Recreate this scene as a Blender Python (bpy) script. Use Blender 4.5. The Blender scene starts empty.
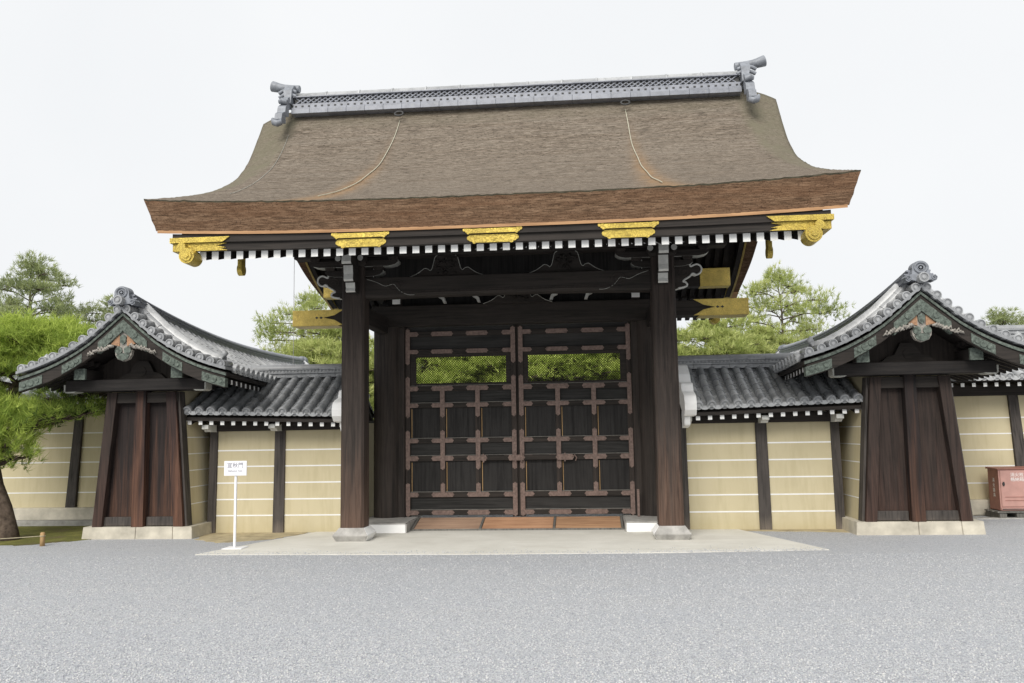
import bpy, math, random
import numpy as np
from mathutils import Vector, Matrix

R = math.radians
rnd = random.Random(7)
scene = bpy.context.scene
COL = scene.collection

# ------------------------------------------------------------------ camera
cam_d = bpy.data.cameras.new('camera')
cam = bpy.data.objects.new('camera', cam_d)
COL.objects.link(cam)
cam_d.sensor_width = 36.0
cam_d.lens = 834.6 / 1024 * 36.0
cam_d.clip_start = 0.1
cam_d.clip_end = 1000
_yaw, _pitch, _roll = -0.0845, 0.1082, -0.0161
_fw = Vector((math.sin(_yaw) * math.cos(_pitch), math.cos(_yaw) * math.cos(_pitch), math.sin(_pitch)))
_r = Vector((math.cos(_yaw), -math.sin(_yaw), 0))
_u = _r.cross(_fw)
_r2 = _r * math.cos(_roll) + _u * math.sin(_roll)
_u2 = -_r * math.sin(_roll) + _u * math.cos(_roll)
M = Matrix((( _r2.x, _u2.x, -_fw.x, 1.146), (_r2.y, _u2.y, -_fw.y, -12.717), (_r2.z, _u2.z, -_fw.z, 1.6), (0, 0, 0, 1)))
cam.matrix_world = M
scene.camera = cam

# ------------------------------------------------------------------ sky, sun, exposure
world = bpy.data.worlds.new('World')
scene.world = world
world.use_nodes = True
wn, wl = world.node_tree.nodes, world.node_tree.links
wn.clear()
SUN_EL, SUN_AZ = 40.0, -14.0        # azimuth measured from the -Y side, positive to the right
sky = wn.new('ShaderNodeTexSky')
sky.sky_type = 'NISHITA'
sky.sun_disc = False
sky.sun_elevation = R(SUN_EL)
sky.sun_rotation = R(180 - SUN_AZ)
sky.dust_density = 4.0
bg1 = wn.new('ShaderNodeBackground'); bg1.inputs['Strength'].default_value = 0.06
bg2 = wn.new('ShaderNodeBackground')                     # the closed white cloud cover
bg2.inputs['Strength'].default_value = 0.72
mx = wn.new('ShaderNodeMixShader'); mx.inputs['Fac'].default_value = 0.95
wo = wn.new('ShaderNodeOutputWorld')
tc = wn.new('ShaderNodeTexCoord'); cn = wn.new('ShaderNodeTexNoise'); cn.inputs['Scale'].default_value = 2.2; cn.inputs['Detail'].default_value = 5
cr = wn.new('ShaderNodeValToRGB')
cr.color_ramp.elements[0].position = .3; cr.color_ramp.elements[0].color = (.895, .912, .93, 1)
cr.color_ramp.elements[1].position = .7; cr.color_ramp.elements[1].color = (.95, .962, .972, 1)
wl.new(tc.outputs['Generated'], cn.inputs['Vector']); wl.new(cn.outputs['Fac'], cr.inputs['Fac']); wl.new(cr.outputs['Color'], bg2.inputs['Color'])
wl.new(sky.outputs['Color'], bg1.inputs['Color'])
wl.new(bg1.outputs[0], mx.inputs[1]); wl.new(bg2.outputs[0], mx.inputs[2]); wl.new(mx.outputs[0], wo.inputs['Surface'])

sun_d = bpy.data.lights.new('sun', 'SUN')
sun_d.energy = 2.3
sun_d.angle = R(35)
sun_d.color = (1.0, 0.96, 0.9)
sun = bpy.data.objects.new('sun', sun_d)
COL.objects.link(sun)
_sd = Vector((math.sin(R(SUN_AZ)) * math.cos(R(SUN_EL)), -math.cos(R(SUN_AZ)) * math.cos(R(SUN_EL)), math.sin(R(SUN_EL))))
sun.rotation_euler = _sd.to_track_quat('Z', 'Y').to_euler()
sun.location = (0, -20, 30)

scene.view_settings.view_transform = 'Standard'
scene.view_settings.look = 'None'
scene.view_settings.exposure = 0.52
scene.view_settings.gamma = 1.0
scene.render.engine = 'CYCLES'
scene.cycles.use_denoising = True
scene.cycles.max_bounces = 8

# ------------------------------------------------------------------ materials
def mat(name, rough=0.7, spec=0.3, metal=0.0):
    m = bpy.data.materials.new(name); m.use_nodes = True
    nt = m.node_tree
    b = nt.nodes['Principled BSDF']
    b.inputs['Roughness'].default_value = rough
    b.inputs['Metallic'].default_value = metal
    b.inputs['Specular IOR Level'].default_value = spec
    return m, nt, b

class NT:
    """small node-graph helper"""
    def __init__(s, nt): s.nt = nt
    def n(s, t, **k):
        x = s.nt.nodes.new(t)
        for a, v in k.items(): setattr(x, a, v)
        return x
    def l(s, a, b): s.nt.links.new(a, b)
    def coords(s, scale=(1, 1, 1), kind='Object'):
        c = s.n('ShaderNodeTexCoord'); m = s.n('ShaderNodeMapping')
        m.inputs['Scale'].default_value = scale
        s.l(c.outputs[kind], m.inputs['Vector']); return m.outputs[0]
    def noise(s, vec, scale, detail=4, rough=0.6, dist=0.0):
        x = s.n('ShaderNodeTexNoise')
        x.inputs['Scale'].default_value = scale; x.inputs['Detail'].default_value = detail
        x.inputs['Roughness'].default_value = rough; x.inputs['Distortion'].default_value = dist
        if vec is not None: s.l(vec, x.inputs['Vector'])
        return x.outputs['Fac']
    def ramp(s, fac, stops):
        x = s.n('ShaderNodeValToRGB'); e = x.color_ramp.elements
        while len(e) < len(stops): e.new(0.5)
        for i, (p, c) in enumerate(stops):
            e[i].position = p; e[i].color = (c[0], c[1], c[2], 1) if not isinstance(c, (int, float)) else (c, c, c, 1)
        s.l(fac, x.inputs['Fac']); return x.outputs['Color']
    def mix(s, fac, a, b, mode='MIX'):
        x = s.n('ShaderNodeMix', data_type='RGBA', blend_type=mode)
        for v, i in ((fac, 0), (a, 6), (b, 7)):
            if isinstance(v, (int, float)): x.inputs[i].default_value = v
            elif isinstance(v, (tuple, list)): x.inputs[i].default_value = (*v[:3], 1)
            else: s.l(v, x.inputs[i])
        return x.outputs[2]
    def math(s, op, a, b=0.0):
        x = s.n('ShaderNodeMath', operation=op)
        for v, i in ((a, 0), (b, 1)):
            if isinstance(v, (int, float)): x.inputs[i].default_value = v
            else: s.l(v, x.inputs[i])
        return x.outputs[0]
    def attr(s, name):
        x = s.n('ShaderNodeAttribute', attribute_name=name); return x.outputs['Fac']
    def bump(s, h, b, strength=0.3, dist=0.01):
        x = s.n('ShaderNodeBump'); x.inputs['Strength'].default_value = strength; x.inputs['Distance'].default_value = dist
        s.l(h, x.inputs['Height']); s.l(x.outputs[0], b.inputs['Normal'])

def wood(name, dark, light, grain='Z', worn=None, rough=0.75, wob_amp=2.2):
    m, nt, b = mat(name, rough, 0.25)
    g = NT(nt)
    sc = {'Z': (26, 26, 1.1), 'X': (1.1, 26, 26), 'Y': (26, 1.1, 26)}[grain]
    v = g.coords(sc)
    f = g.noise(v, 1.0, 6, 0.65, 0.6)
    c = g.ramp(f, [(0.36, dark), (0.60, light)])
    fb = g.noise(g.coords(tuple(q * .28 if q > 2 else q * .5 for q in sc)), 1.0, 4, .6, 1.2)
    c = g.mix(g.ramp(fb, [(.42, 0), (.66, .6)]), c, tuple(q * 1.2 for q in light))
    blot = g.noise(g.coords((1.5, 1.5, 1.5)), 1.3, 3)
    c = g.mix(g.math('MULTIPLY', blot, 0.6), c, tuple(x * 0.55 for x in dark))
    if worn:
        col, z0, z1 = worn                                # rain-washed lower wood, bare and reddish
        co = g.n('ShaderNodeTexCoord'); sp = g.n('ShaderNodeSeparateXYZ'); g.l(co.outputs['Object'], sp.inputs[0])
        t = g.n('ShaderNodeMapRange'); t.inputs[1].default_value = z1; t.inputs[2].default_value = z0
        wob = g.math('MULTIPLY', g.math('SUBTRACT', g.noise(g.coords((13, 13, .35)), 1.0, 4, .65), 0.5), (z1 - z0) * wob_amp)
        g.l(g.math('ADD', sp.outputs['Z'], wob), t.inputs[0])
        wc = g.ramp(f, [(0.3, tuple(x * 0.35 for x in col)), (0.6, col)])
        c = g.mix(g.math('MULTIPLY', t.outputs[0], 0.9), c, wc)
    g.l(c, b.inputs['Base Color'])
    g.bump(f, b, 0.35, 0.006)
    return m

def plain(name, col, var=0.25, scale=6, rough=0.7, spec=0.3, metal=0.0, bump=0.15, bscale=60):
    m, nt, b = mat(name, rough, spec, metal)
    g = NT(nt)
    f = g.noise(g.coords(), scale, 5)
    c = g.ramp(f, [(0.3, tuple(x * (1 - var) for x in col)), (0.7, tuple(min(1, x * (1 + var)) for x in col))])
    g.l(c, b.inputs['Base Color'])
    if bump: g.bump(g.noise(g.coords(), bscale, 4), b, bump, 0.005)
    return m

MT = {}
MT['post_wood'] = wood('weathered_post_wood', (.020, .016, .014), (.060, .046, .039), 'Z', ((.135, .083, .060), .1, 1.5))
MT['dark_wood_v'] = wood('dark_wood_upright', (.020, .017, .015), (.055, .044, .038), 'Z')
MT['dark_wood_h'] = wood('dark_wood_level', (.018, .016, .014), (.046, .038, .033), 'X')
MT['dark_wood_y'] = wood('dark_wood_deep', (.016, .014, .013), (.036, .030, .027), 'Y')
MT['black_wood_h'] = wood('black_beam_wood', (.010, .009, .009), (.030, .026, .024), 'X')
MT['black_wood_v'] = wood('black_post_wood', (.013, .010, .009), (.052, .036, .030), 'Z', ((.10, .055, .042), -.4, 1.1), wob_amp=2.2)
MT['red_panel'] = wood('streaked_panel_wood', (.010, .009, .009), (.032, .022, .020), 'Z', ((.135, .068, .044), -.5, 1.5), wob_amp=3.0)
MT['red_wood'] = wood('worn_red_wood', (.013, .010, .010), (.048, .028, .024), 'Z', ((.19, .093, .058), -.5, 2.0), wob_amp=3.0)
MT['panel_wood'] = wood('black_panel_wood', (.014, .013, .013), (.040, .038, .037), 'Z')
MT['panel_wood_h'] = wood('black_panel_wood_level', (.016, .016, .015), (.050, .048, .046), 'X')
MT['board_wood'] = wood('bare_orange_board', (.20, .10, .06), (.42, .22, .12), 'X')
MT['grey_wood'] = wood('grey_wood', (.10, .095, .085), (.22, .21, .19), 'Z')
MT['grey_post'] = wood('grey_brown_post', (.030, .027, .025), (.095, .083, .075), 'Z', ((.20, .17, .14), .0, .25))
MT['tan_wood_gap_light'] = wood('tan_strip', (.32, .20, .09), (.5, .33, .16), 'Z')  # wood of the stake; also colours the light through the door gaps
MT['eave_board'] = wood('orange_eave_board', (.33, .18, .09), (.52, .31, .16), 'X')
MT['white_paint'] = plain('white_paint', (.80, .80, .78), .06, 5, .6)
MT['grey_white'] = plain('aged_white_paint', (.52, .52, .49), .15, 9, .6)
MT['dull_white'] = plain('weathered_white', (.33, .33, .30), .25, 12, .7)
MT['plaster_white'] = plain('white_plaster', (.90, .90, .89), .04, 3, .8)
def mat_gold(name, col, dark, metal=.55):
    m, nt, b = mat(name, .38, .5, metal); g = NT(nt)
    v = g.coords()
    vo = g.n('ShaderNodeTexVoronoi', feature='DISTANCE_TO_EDGE'); vo.inputs['Scale'].default_value = 30
    nz = g.n('ShaderNodeTexNoise'); nz.inputs['Scale'].default_value = 14; nz.inputs['Detail'].default_value = 3; g.l(v, nz.inputs['Vector'])
    g.l(g.mix(.12, v, nz.outputs['Color']), vo.inputs['Vector'])                # chased scrollwork
    line = g.ramp(vo.outputs['Distance'], [(.02, 1), (.09, 0)])
    c = g.ramp(g.noise(v, 5, 5, .6), [(.35, tuple(x * .72 for x in col)), (.65, col)])
    c = g.mix(g.math('MULTIPLY', line, .6), c, dark)
    c = g.mix(g.ramp(g.noise(v, 11, 5, .7), [(.56, 0), (.72, .55)]), c, dark)
    g.l(c, b.inputs['Base Color'])
    g.bump(g.math('SUBTRACT', 1.0, line), b, .5, .006)
    return m
MT['gold'] = mat_gold('gilt_metal', (.64, .485, .10), (.25, .17, .045))
MT['gold_lit'] = mat_gold('lit_gilt_metal', (.88, .66, .16), (.50, .35, .08), .2)  # brightened gilt: colour makes up for light lost under the roof
MT['gold_old'] = mat_gold('worn_gilt_metal', (.50, .36, .09), (.18, .12, .04))
MT['bronze'] = plain('brown_bronze', (.19, .135, .115), .35, 26, .6, .3, 0.1, .2, 80)
MT['copper_green'] = plain('green_patina', (.105, .125, .108), .6, 24, .8, .2, 0, .7, 45)
MT['stone'] = plain('grey_stone', (.36, .35, .33), .25, 8, .85, .2, 0, .3, 70)
MT['stone_cream'] = plain('cream_stone', (.50, .465, .385), .24, 3.5, .85, .2, 0, .3, 60)
MT['soil'] = plain('sandy_soil', (.40, .34, .22), .3, 5, .95, .1, 0, .6, 60)
MT['highlight_grey'] = plain('rail_highlight', (.22, .21, .19), .3, 12, .9, .1)
MT['iron'] = plain('dark_iron', (.05, .05, .05), .2, 8, .5)
MT['wire'] = plain('braided_wire', (.50, .48, .38), .2, 30, .5, .4, .3)
MT['thin_wire'] = plain('grey_wire', (.45, .45, .45), .1, 3, .5)
MT['lead'] = plain('oni_grey', (.20, .215, .24), .3, 12, .5, .5, 0, .3, 40)
MT['sign_white'] = plain('sign_white', (.80, .80, .82), .02, 2, .5, .4, 0, 0)
MT['sign_text'] = plain('sign_grey_ink', (.19, .19, .24), .05, 5, .6, .2, 0, 0)
MT['cab_red'] = plain('faded_red_paint', (.50, .285, .245), .10, 7, .5, .4, 0, .05, 30)
MT['cab_dark'] = plain('faded_red_dark', (.30, .13, .10), .16, 7, .5, .4, 0, .05, 30)
MT['bark_dark'] = plain('pine_bark', (.085, .065, .05), .5, 14, .95, .1, 0, 1.0, 22)
MT['bark_grey'] = plain('grey_pine_bark', (.13, .105, .085), .4, 10, .95, .1, 0, .8, 22)
MT['carve_pink'] = plain('carved_pink', (.34, .20, .12), .25, 20, .7, .2, 0, .3, 60)
MT['carve_grey'] = plain('carved_grey', (.30, .28, .25), .4, 30, .75, .2, 0, .5, 60)
MT['rope'] = plain('rope', (.36, .32, .22), .2, 40, .9, .1, 0, .3, 150)

def mat_plaster():
    m, nt, b = mat('ochre_plaster', 0.88, 0.15); g = NT(nt)
    f = g.noise(g.coords(), 1.1, 5, .55); f2 = g.noise(g.coords((9, 9, 1.2)), 1.0, 5)
    c = g.ramp(f, [(.3, (.515, .452, .295)), (.7, (.58, .515, .35))])
    c = g.mix(g.math('MULTIPLY', g.ramp(f2, [(.48, 0), (.68, 1)]), .32), c, (.40, .345, .205))
    co = g.n('ShaderNodeTexCoord'); sp = g.n('ShaderNodeSeparateXYZ'); g.l(co.outputs['Object'], sp.inputs[0])
    t = g.n('ShaderNodeMapRange'); t.inputs[1].default_value = .42; t.inputs[2].default_value = .0     # splashed mud stains along the foot
    g.l(g.math('ADD', sp.outputs['Z'], g.math('MULTIPLY', g.noise(g.coords((3, 3, 3)), 1.4, 5), .42)), t.inputs[0])
    c = g.mix(g.math('MULTIPLY', t.outputs[0], .55), c, (.40, .33, .17))
    g.l(c, b.inputs['Base Color']); g.bump(g.noise(g.coords(), 90, 4), b, .12, .004)
    return m
MT['plaster'] = mat_plaster()

def mat_tile(name, lo, hi, rough):
    m, nt, b = mat(name, rough, 0.5); g = NT(nt)
    t = g.attr('tint')
    c = g.ramp(t, [(0.0, lo), (1.0, hi)])
    f = g.noise(g.coords(), 9, 5, .65)
    c = g.mix(g.ramp(f, [(.45, 0), (.75, .55)]), c, tuple(x * .5 for x in lo))
    f2 = g.noise(g.coords(), 26, 4, .6)
    c = g.mix(g.ramp(f2, [(.58, 0), (.75, .5)]), c, (.34, .34, .29))       # lichen
    g.l(c, b.inputs['Base Color']); g.bump(g.noise(g.coords(), 60, 4), b, .2, .004)
    return m
MT['tile'] = mat_tile('smoked_roof_tile', (.15, .158, .168), (.38, .39, .40), .38)
MT['tile_pale'] = mat_tile('pale_roof_tile', (.27, .28, .29), (.54, .55, .555), .36)  # lighter tile; glancing sky reflection on the gable slopes put into its colour
MT['tile_blue'] = mat_tile('ridge_tile', (.15, .162, .19), (.29, .305, .345), .42)

def mat_thatch():
    m, nt, b = mat('cypress_bark_thatch', 0.95, 0.1); g = NT(nt)
    f1 = g.noise(g.coords((5, 55, 55)), 1.0, 6, .72, .3)
    f2 = g.noise(g.coords((.5, 9, 9)), 1.0, 5, .65)
    f3 = g.noise(g.coords((15, 60, 60)), 1.0, 4, .75)
    c = g.ramp(f1, [(.34, (.052, .042, .033)), (.5, (.165, .134, .104)), (.67, (.33, .28, .225))])
    c = g.mix(g.ramp(f2, [(.35, 0), (.75, .55)]), c, (.255, .224, .186))
    c = g.mix(g.ramp(f3, [(.55, 0), (.60, .85)]), c, (.045, .036, .028))
    mo = g.attr('moss')
    c = g.mix(g.math('MULTIPLY', mo, g.ramp(g.noise(g.coords(), 3.5, 5), [(.3, .25), (.65, .95)])), c, (.165, .152, .108))
    c = g.mix(g.math('MULTIPLY', g.attr('stain'), g.ramp(g.noise(g.coords(), 5, 4), [(.25, .2), (.6, .75)])), c, (.30, .19, .10))
    g.l(c, b.inputs['Base Color'])
    g.bump(g.mix(.5, f1, f3), b, .9, .03)
    return m
MT['thatch'] = mat_thatch()
def mat_thatch_edge():
    m, nt, b = mat('cut_bark_edge', 0.95, 0.1); g = NT(nt)
    f = g.noise(g.coords((6, 6, 75)), 1.0, 6, .72, .2)
    f2 = g.noise(g.coords((.7, .7, 9)), 1.0, 4)
    f3 = g.noise(g.coords((45, 45, 90)), 1.0, 3, .7)
    c = g.ramp(f, [(.33, (.050, .031, .020)), (.5, (.158, .098, .060)), (.69, (.31, .205, .132))])
    c = g.mix(g.ramp(f2, [(.4, 0), (.7, .55)]), c, (.15, .08, .045))
    c = g.mix(g.ramp(f3, [(.55, 0), (.62, .7)]), c, (.035, .02, .014))
    g.l(c, b.inputs['Base Color']); g.bump(f, b, .6, .015)
    return m
MT['thatch_edge'] = mat_thatch_edge()

def mat_gravel():
    m, nt, b = mat('crushed_gravel', 0.9, 0.2); g = NT(nt)
    v = g.coords()
    def vor(scale):
        x = g.n('ShaderNodeTexVoronoi'); x.inputs['Scale'].default_value = scale; g.l(v, x.inputs['Vector']); return x
    a = vor(75); a2 = vor(160)
    s1 = g.n('ShaderNodeSeparateColor'); g.l(a.outputs['Color'], s1.inputs[0])
    s2 = g.n('ShaderNodeSeparateColor'); g.l(a2.outputs['Color'], s2.inputs[0])
    k = g.math('ADD', g.math('MULTIPLY', s1.outputs[0], .6), g.math('MULTIPLY', s2.outputs[0], .4))
    c = g.ramp(k, [(.10, (.36, .375, .41)), (.45, (.52, .535, .56)), (.8, (.63, .635, .64))])
    c = g.mix(g.ramp(s2.outputs[1], [(.82, 0), (.9, .6)]), c, (.42, .38, .32))
    c = g.mix(g.ramp(s2.outputs[2], [(.86, 0), (.92, .8)]), c, (.15, .165, .20))
    gap = g.ramp(a.outputs['Distance'], [(.35, 0), (.8, .45)])
    c = g.mix(gap, c, (.20, .21, .23))
    big = g.noise(g.coords((.5, 1.6, 1)), .9, 5, .65)
    c = g.mix(g.math('MULTIPLY', g.ramp(big, [(.35, 0), (.65, 1)]), .30), c, (.38, .40, .44))
    g.l(c, b.inputs['Base Color'])
    h = g.math('SUBTRACT', 1.0, g.math('ADD', g.math('MULTIPLY', a.outputs['Distance'], .8), g.math('MULTIPLY', a2.outputs['Distance'], .4)))
    g.bump(h, b, .8, .012)
    return m
MT['gravel'] = mat_gravel()
MT['edge_top'] = plain('dark_bark_lip', (.055, .050, .035), .4, 20, .95, .1, 0, .6, 60)  # thin first course of the cut edge, darker than those below
def mat_slab():
    m, nt, b = mat('pale_paving', .9, .2); g = NT(nt); v = g.coords()
    c = g.ramp(g.noise(v, 1.1, 6, .65), [(.35, (.58, .565, .51)), (.65, (.68, .665, .61))])
    c = g.mix(g.ramp(g.noise(g.coords((.35, 1.6, 1)), 1.4, 6, .7), [(.5, 0), (.7, .5)]), c, (.50, .475, .41))
    c = g.mix(g.ramp(g.noise(v, 70, 4, .7), [(.55, 0), (.7, .5)]), c, (.45, .44, .41))
    g.l(c, b.inputs['Base Color']); g.bump(g.noise(v, 120, 4), b, .25, .004)
    return m
MT['slab'] = mat_slab()
def mat_moss():
    m, nt, b = mat('moss_and_earth', 0.95, 0.1); g = NT(nt)
    f = g.noise(g.coords(), 2.2, 6, .65)
    c = g.ramp(f, [(.32, (.15, .12, .07)), (.48, (.13, .135, .04)), (.7, (.24, .225, .07))])
    c = g.mix(g.ramp(g.noise(g.coords(), 45, 3), [(.5, 0), (.7, .6)]), c, (.07, .06, .035))
    g.l(c, b.inputs['Base Color']); g.bump(g.noise(g.coords(), 50, 4), b, .8, .02)
    return m
MT['moss'] = mat_moss()

def mat_needles(name, lo, mid, hi):
    m, nt, b = mat(name, 0.6, 0.25); g = NT(nt)
    c = g.ramp(g.attr('tint'), [(0, lo), (.5, mid), (1, hi)])
    g.l(c, b.inputs['Base Color'])
    tr = g.n('ShaderNodeBsdfTranslucent'); g.l(c, tr.inputs['Color'])
    ms = g.n('ShaderNodeMixShader'); ms.inputs[0].default_value = .38
    out = nt.nodes['Material Output']
    g.l(b.outputs[0], ms.inputs[1]); g.l(tr.outputs[0], ms.inputs[2]); g.l(ms.outputs[0], out.inputs['Surface'])
    return m
MT['needles_bright'] = mat_needles('bright_pine_needles', (.075, .12, .03), (.27, .37, .07), (.50, .60, .13))
MT['needles_far'] = mat_needles('pale_pine_needles', (.17, .21, .07), (.37, .43, .13), (.56, .59, .24))
MT['needles_brightened'] = mat_needles('brightened_needles', (.20, .27, .05), (.42, .52, .10), (.62, .70, .20))  # far needles lightened in colour to brighten the view through the lattice
MT['needles_dull'] = mat_needles('grey_pine_needles', (.20, .24, .11), (.36, .41, .18), (.50, .54, .28))

# ------------------------------------------------------------------ mesh building
class MB:
    def __init__(s):
        s.v, s.f, s.m, s.t = [], [], [], []
        s.tint = None
        s.smooth = []
    def add(s, vs, fs, m=0, smooth=False, tint=.5):
        o = len(s.v); s.v.extend([tuple(p) for p in vs])
        for f in fs:
            s.f.append(tuple(i + o for i in f)); s.m.append(m); s.t.append(tint); s.smooth.append(smooth)
    def box(s, x0, x1, y0, y1, z0, z1, m=0, faces=None, tint=.5):
        if x0 > x1: x0, x1 = x1, x0
        vs = [(x0, y0, z0), (x1, y0, z0), (x1, y1, z0), (x0, y1, z0), (x0, y0, z1), (x1, y0, z1), (x1, y1, z1), (x0, y1, z1)]
        fs = {'b': (0, 3, 2, 1), 't': (4, 5, 6, 7), 'f': (0, 1, 5, 4), 'k': (2, 3, 7, 6), 'l': (0, 4, 7, 3), 'r': (1, 2, 6, 5)}
        for k, f in fs.items():
            s.add(vs, [f], (faces or {}).get(k, m), tint=tint) if False else None
        o = len(s.v); s.v.extend(vs)
        for k, f in fs.items():
            s.f.append(tuple(i + o for i in f)); s.m.append((faces or {}).get(k, m)); s.t.append(tint); s.smooth.append(False)
    def extrude(s, poly, fn, d0, d1, m=0, rim=None, tint=.5):
        """poly: 2d points; fn(a, b, d) -> xyz; front at d0, back at d1"""
        n = len(poly); vs = [fn(a, b, d0) for a, b in poly] + [fn(a, b, d1) for a, b in poly]
        s.add(vs, [tuple(range(n)), tuple(range(2 * n - 1, n - 1, -1))], m, tint=tint)
        s.add(vs, [(i, n + i, n + (i + 1) % n, (i + 1) % n) for i in range(n)], m if rim is None else rim, tint=tint)
    def tube(s, path, rad, n=8, m=0, cap=True, smooth=True, tint=.5):
        path = [Vector(p) for p in path]
        if not hasattr(rad, '__len__'): rad = [rad] * len(path)
        vs = []; up = None
        for i, p in enumerate(path):
            d = (path[min(i + 1, len(path) - 1)] - path[max(i - 1, 0)]).normalized()
            if up is None:
                up = Vector((0, 0, 1)) if abs(d.z) < .9 else Vector((0, 1, 0))
            a = d.cross(up).normalized(); b = a.cross(d).normalized(); up = b
            for k in range(n):
                t = 2 * math.pi * k / n
                vs.append(p + (a * math.cos(t) + b * math.sin(t)) * rad[i])
        fs = [(i * n + k, i * n + (k + 1) % n, (i + 1) * n + (k + 1) % n, (i + 1) * n + k) for i in range(len(path) - 1) for k in range(n)]
        s.add(vs, fs, m, smooth, tint)
        if cap:
            o = len(s.v) - len(vs)
            s.f += [tuple(o + k for k in range(n - 1, -1, -1)), tuple(o + (len(path) - 1) * n + k for k in range(n))]
            s.m += [m, m]; s.t += [tint, tint]; s.smooth += [False, False]
    def cyl(s, c, r, axis, d0, d1, n=20, m=0, capm=None, tint=.5):
        ax = 'XYZ'.index(axis); i, j = [k for k in range(3) if k != ax]
        vs = []
        for d in (d0, d1):
            for k in range(n):
                t = 2 * math.pi * k / n; p = [0, 0, 0]
                p[ax] = c[ax] + d; p[i] = c[i] + r * math.cos(t); p[j] = c[j] + r * math.sin(t); vs.append(p)
        s.add(vs, [(k, (k + 1) % n, n + (k + 1) % n, n + k) for k in range(n)], m, True, tint)
        s.add(vs, [tuple(range(n)), tuple(range(2 * n - 1, n - 1, -1))], m if capm is None else capm, False, tint)
    def loft(s, rings, m=0, smooth=False, cap=True, tint=.5):
        n = len(rings[0]); vs = [p for r in rings for p in r]
        fs = [(i * n + k, i * n + (k + 1) % n, (i + 1) * n + (k + 1) % n, (i + 1) * n + k) for i in range(len(rings) - 1) for k in range(n)]
        s.add(vs, fs, m, smooth, tint)
        if cap:
            s.add(rings[0], [tuple(range(n - 1, -1, -1))], m, False, tint); s.add(rings[-1], [tuple(range(n))], m, False, tint)
    def build(s, name, mats, parent=None, bevel=0.0, loc=None, seg=2):
        """vertices are world coordinates; stored relative to the parent thing's base"""
        me = bpy.data.meshes.new(name)
        off = Vector(loc) if loc is not None else (root_loc(parent) if parent else Vector((0, 0, 0)))
        a = np.array(s.v, dtype=float) - np.array(off)
        me.from_pydata(a.tolist(), [], s.f)
        if not isinstance(mats, (list, tuple)): mats = [mats]
        for k in mats: me.materials.append(MT[k] if isinstance(k, str) else k)
        me.polygons.foreach_set('material_index', s.m)
        me.polygons.foreach_set('use_smooth', s.smooth)
        at = me.attributes.new('tint', 'FLOAT', 'FACE'); at.data.foreach_set('value', s.t)
        me.update()
        o = bpy.data.objects.new(name, me); COL.objects.link(o)
        if parent: o.parent = parent
        if not parent or loc is not None:
            o.location = off - (root_loc(parent) if parent else Vector((0, 0, 0)))
        if bevel:
            b = o.modifiers.new('edge', 'BEVEL'); b.width = bevel; b.segments = seg; b.limit_method = 'ANGLE'; b.angle_limit = R(40)
        return o

def root_loc(o):
    while o.parent: o = o.parent
    return Vector(o.location)
def tag(o, label=None, cat=None, group=None, kind=None):
    if label: o['label'] = label
    if cat: o['category'] = cat
    if group: o['group'] = group
    if kind: o['kind'] = kind
    return o
def thing(name, loc, label, cat, group=None):
    o = bpy.data.objects.new(name, None); COL.objects.link(o); o.location = loc; o.empty_display_size = .2
    return tag(o, label, cat, group)
def copy_part(o, parent, dloc):
    c = o.copy(); COL.objects.link(c); c.parent = parent; c.location = Vector(o.location) + Vector(dloc); return c
XZ = lambda a, b, d: (a, d, b)          # polygon in the XZ plane, pushed along Y
YZ = lambda a, b, d: (d, a, b)          # polygon in the YZ plane, pushed along X
lerp = lambda a, b, t: a + (b - a) * t

# ------------------------------------------------------------------ ground
mb = MB(); mb.add([(-300, -60, 0), (300, -60, 0), (300, 400, 0), (-300, 400, 0)], [(0, 1, 2, 3)])
tag(mb.build('ground', 'gravel'), kind='structure')
mb = MB()                                                  # pale apron in front of the gate
ap = [(-4.19, -1.50), (-2, -1.54), (0, -1.55), (2.2, -1.46), (4.29, -1.27), (3.45, 1.3), (2.6, 1.75), (-2.6, 1.75), (-3.32, 1.05)]
mb.extrude(ap, lambda a, b, d: (a, b, d), .012, -.05)
tag(mb.build('paved_apron', 'slab'), kind='structure')
def sheet(name, pts, z, m):
    mb = MB(); mb.extrude(pts, lambda a, b, d: (a, b, d), z, -.05); return tag(mb.build(name, m), kind='structure')
def wobble(pts, n, amp, seed):
    r = random.Random(seed); out = []
    for i in range(len(pts)):
        a, b = pts[i], pts[(i + 1) % len(pts)]
        for k in range(n):
            t = k / n; out.append((lerp(a[0], b[0], t) + r.uniform(-amp, amp), lerp(a[1], b[1], t) + r.uniform(-amp, amp)))
    return out
sheet('moss_bed', wobble([(-22, -.55), (-9, -.5), (-7.45, -.42), (-6.75, .28), (-6.75, 2.25), (-22, 2.25)], 14, .05, 3), .006, 'moss')
sheet('soil_strip', wobble([(-5.0, .2), (-4.45, -.25), (-3.75, .15), (-3.45, .9), (-3.5, 1.2), (-5.2, 1.2)], 10, .03, 4), .005, 'soil')
sheet('soil_strip', wobble([(3.6, .85), (4.6, .75), (5.2, .55), (5.2, 1.2), (3.5, 1.2)], 10, .03, 5), .005, 'soil')
mb = MB(); mb.box(-22, -6.82, 2.25, 2.47, -.05, .10); tag(mb.build('kerb', 'stone', bevel=.01), kind='structure')
mb = MB(); mb.box(6.9, 22, 2.32, 2.52, -.05, .02); tag(mb.build('kerb', 'stone', bevel=.01), kind='structure')

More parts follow.
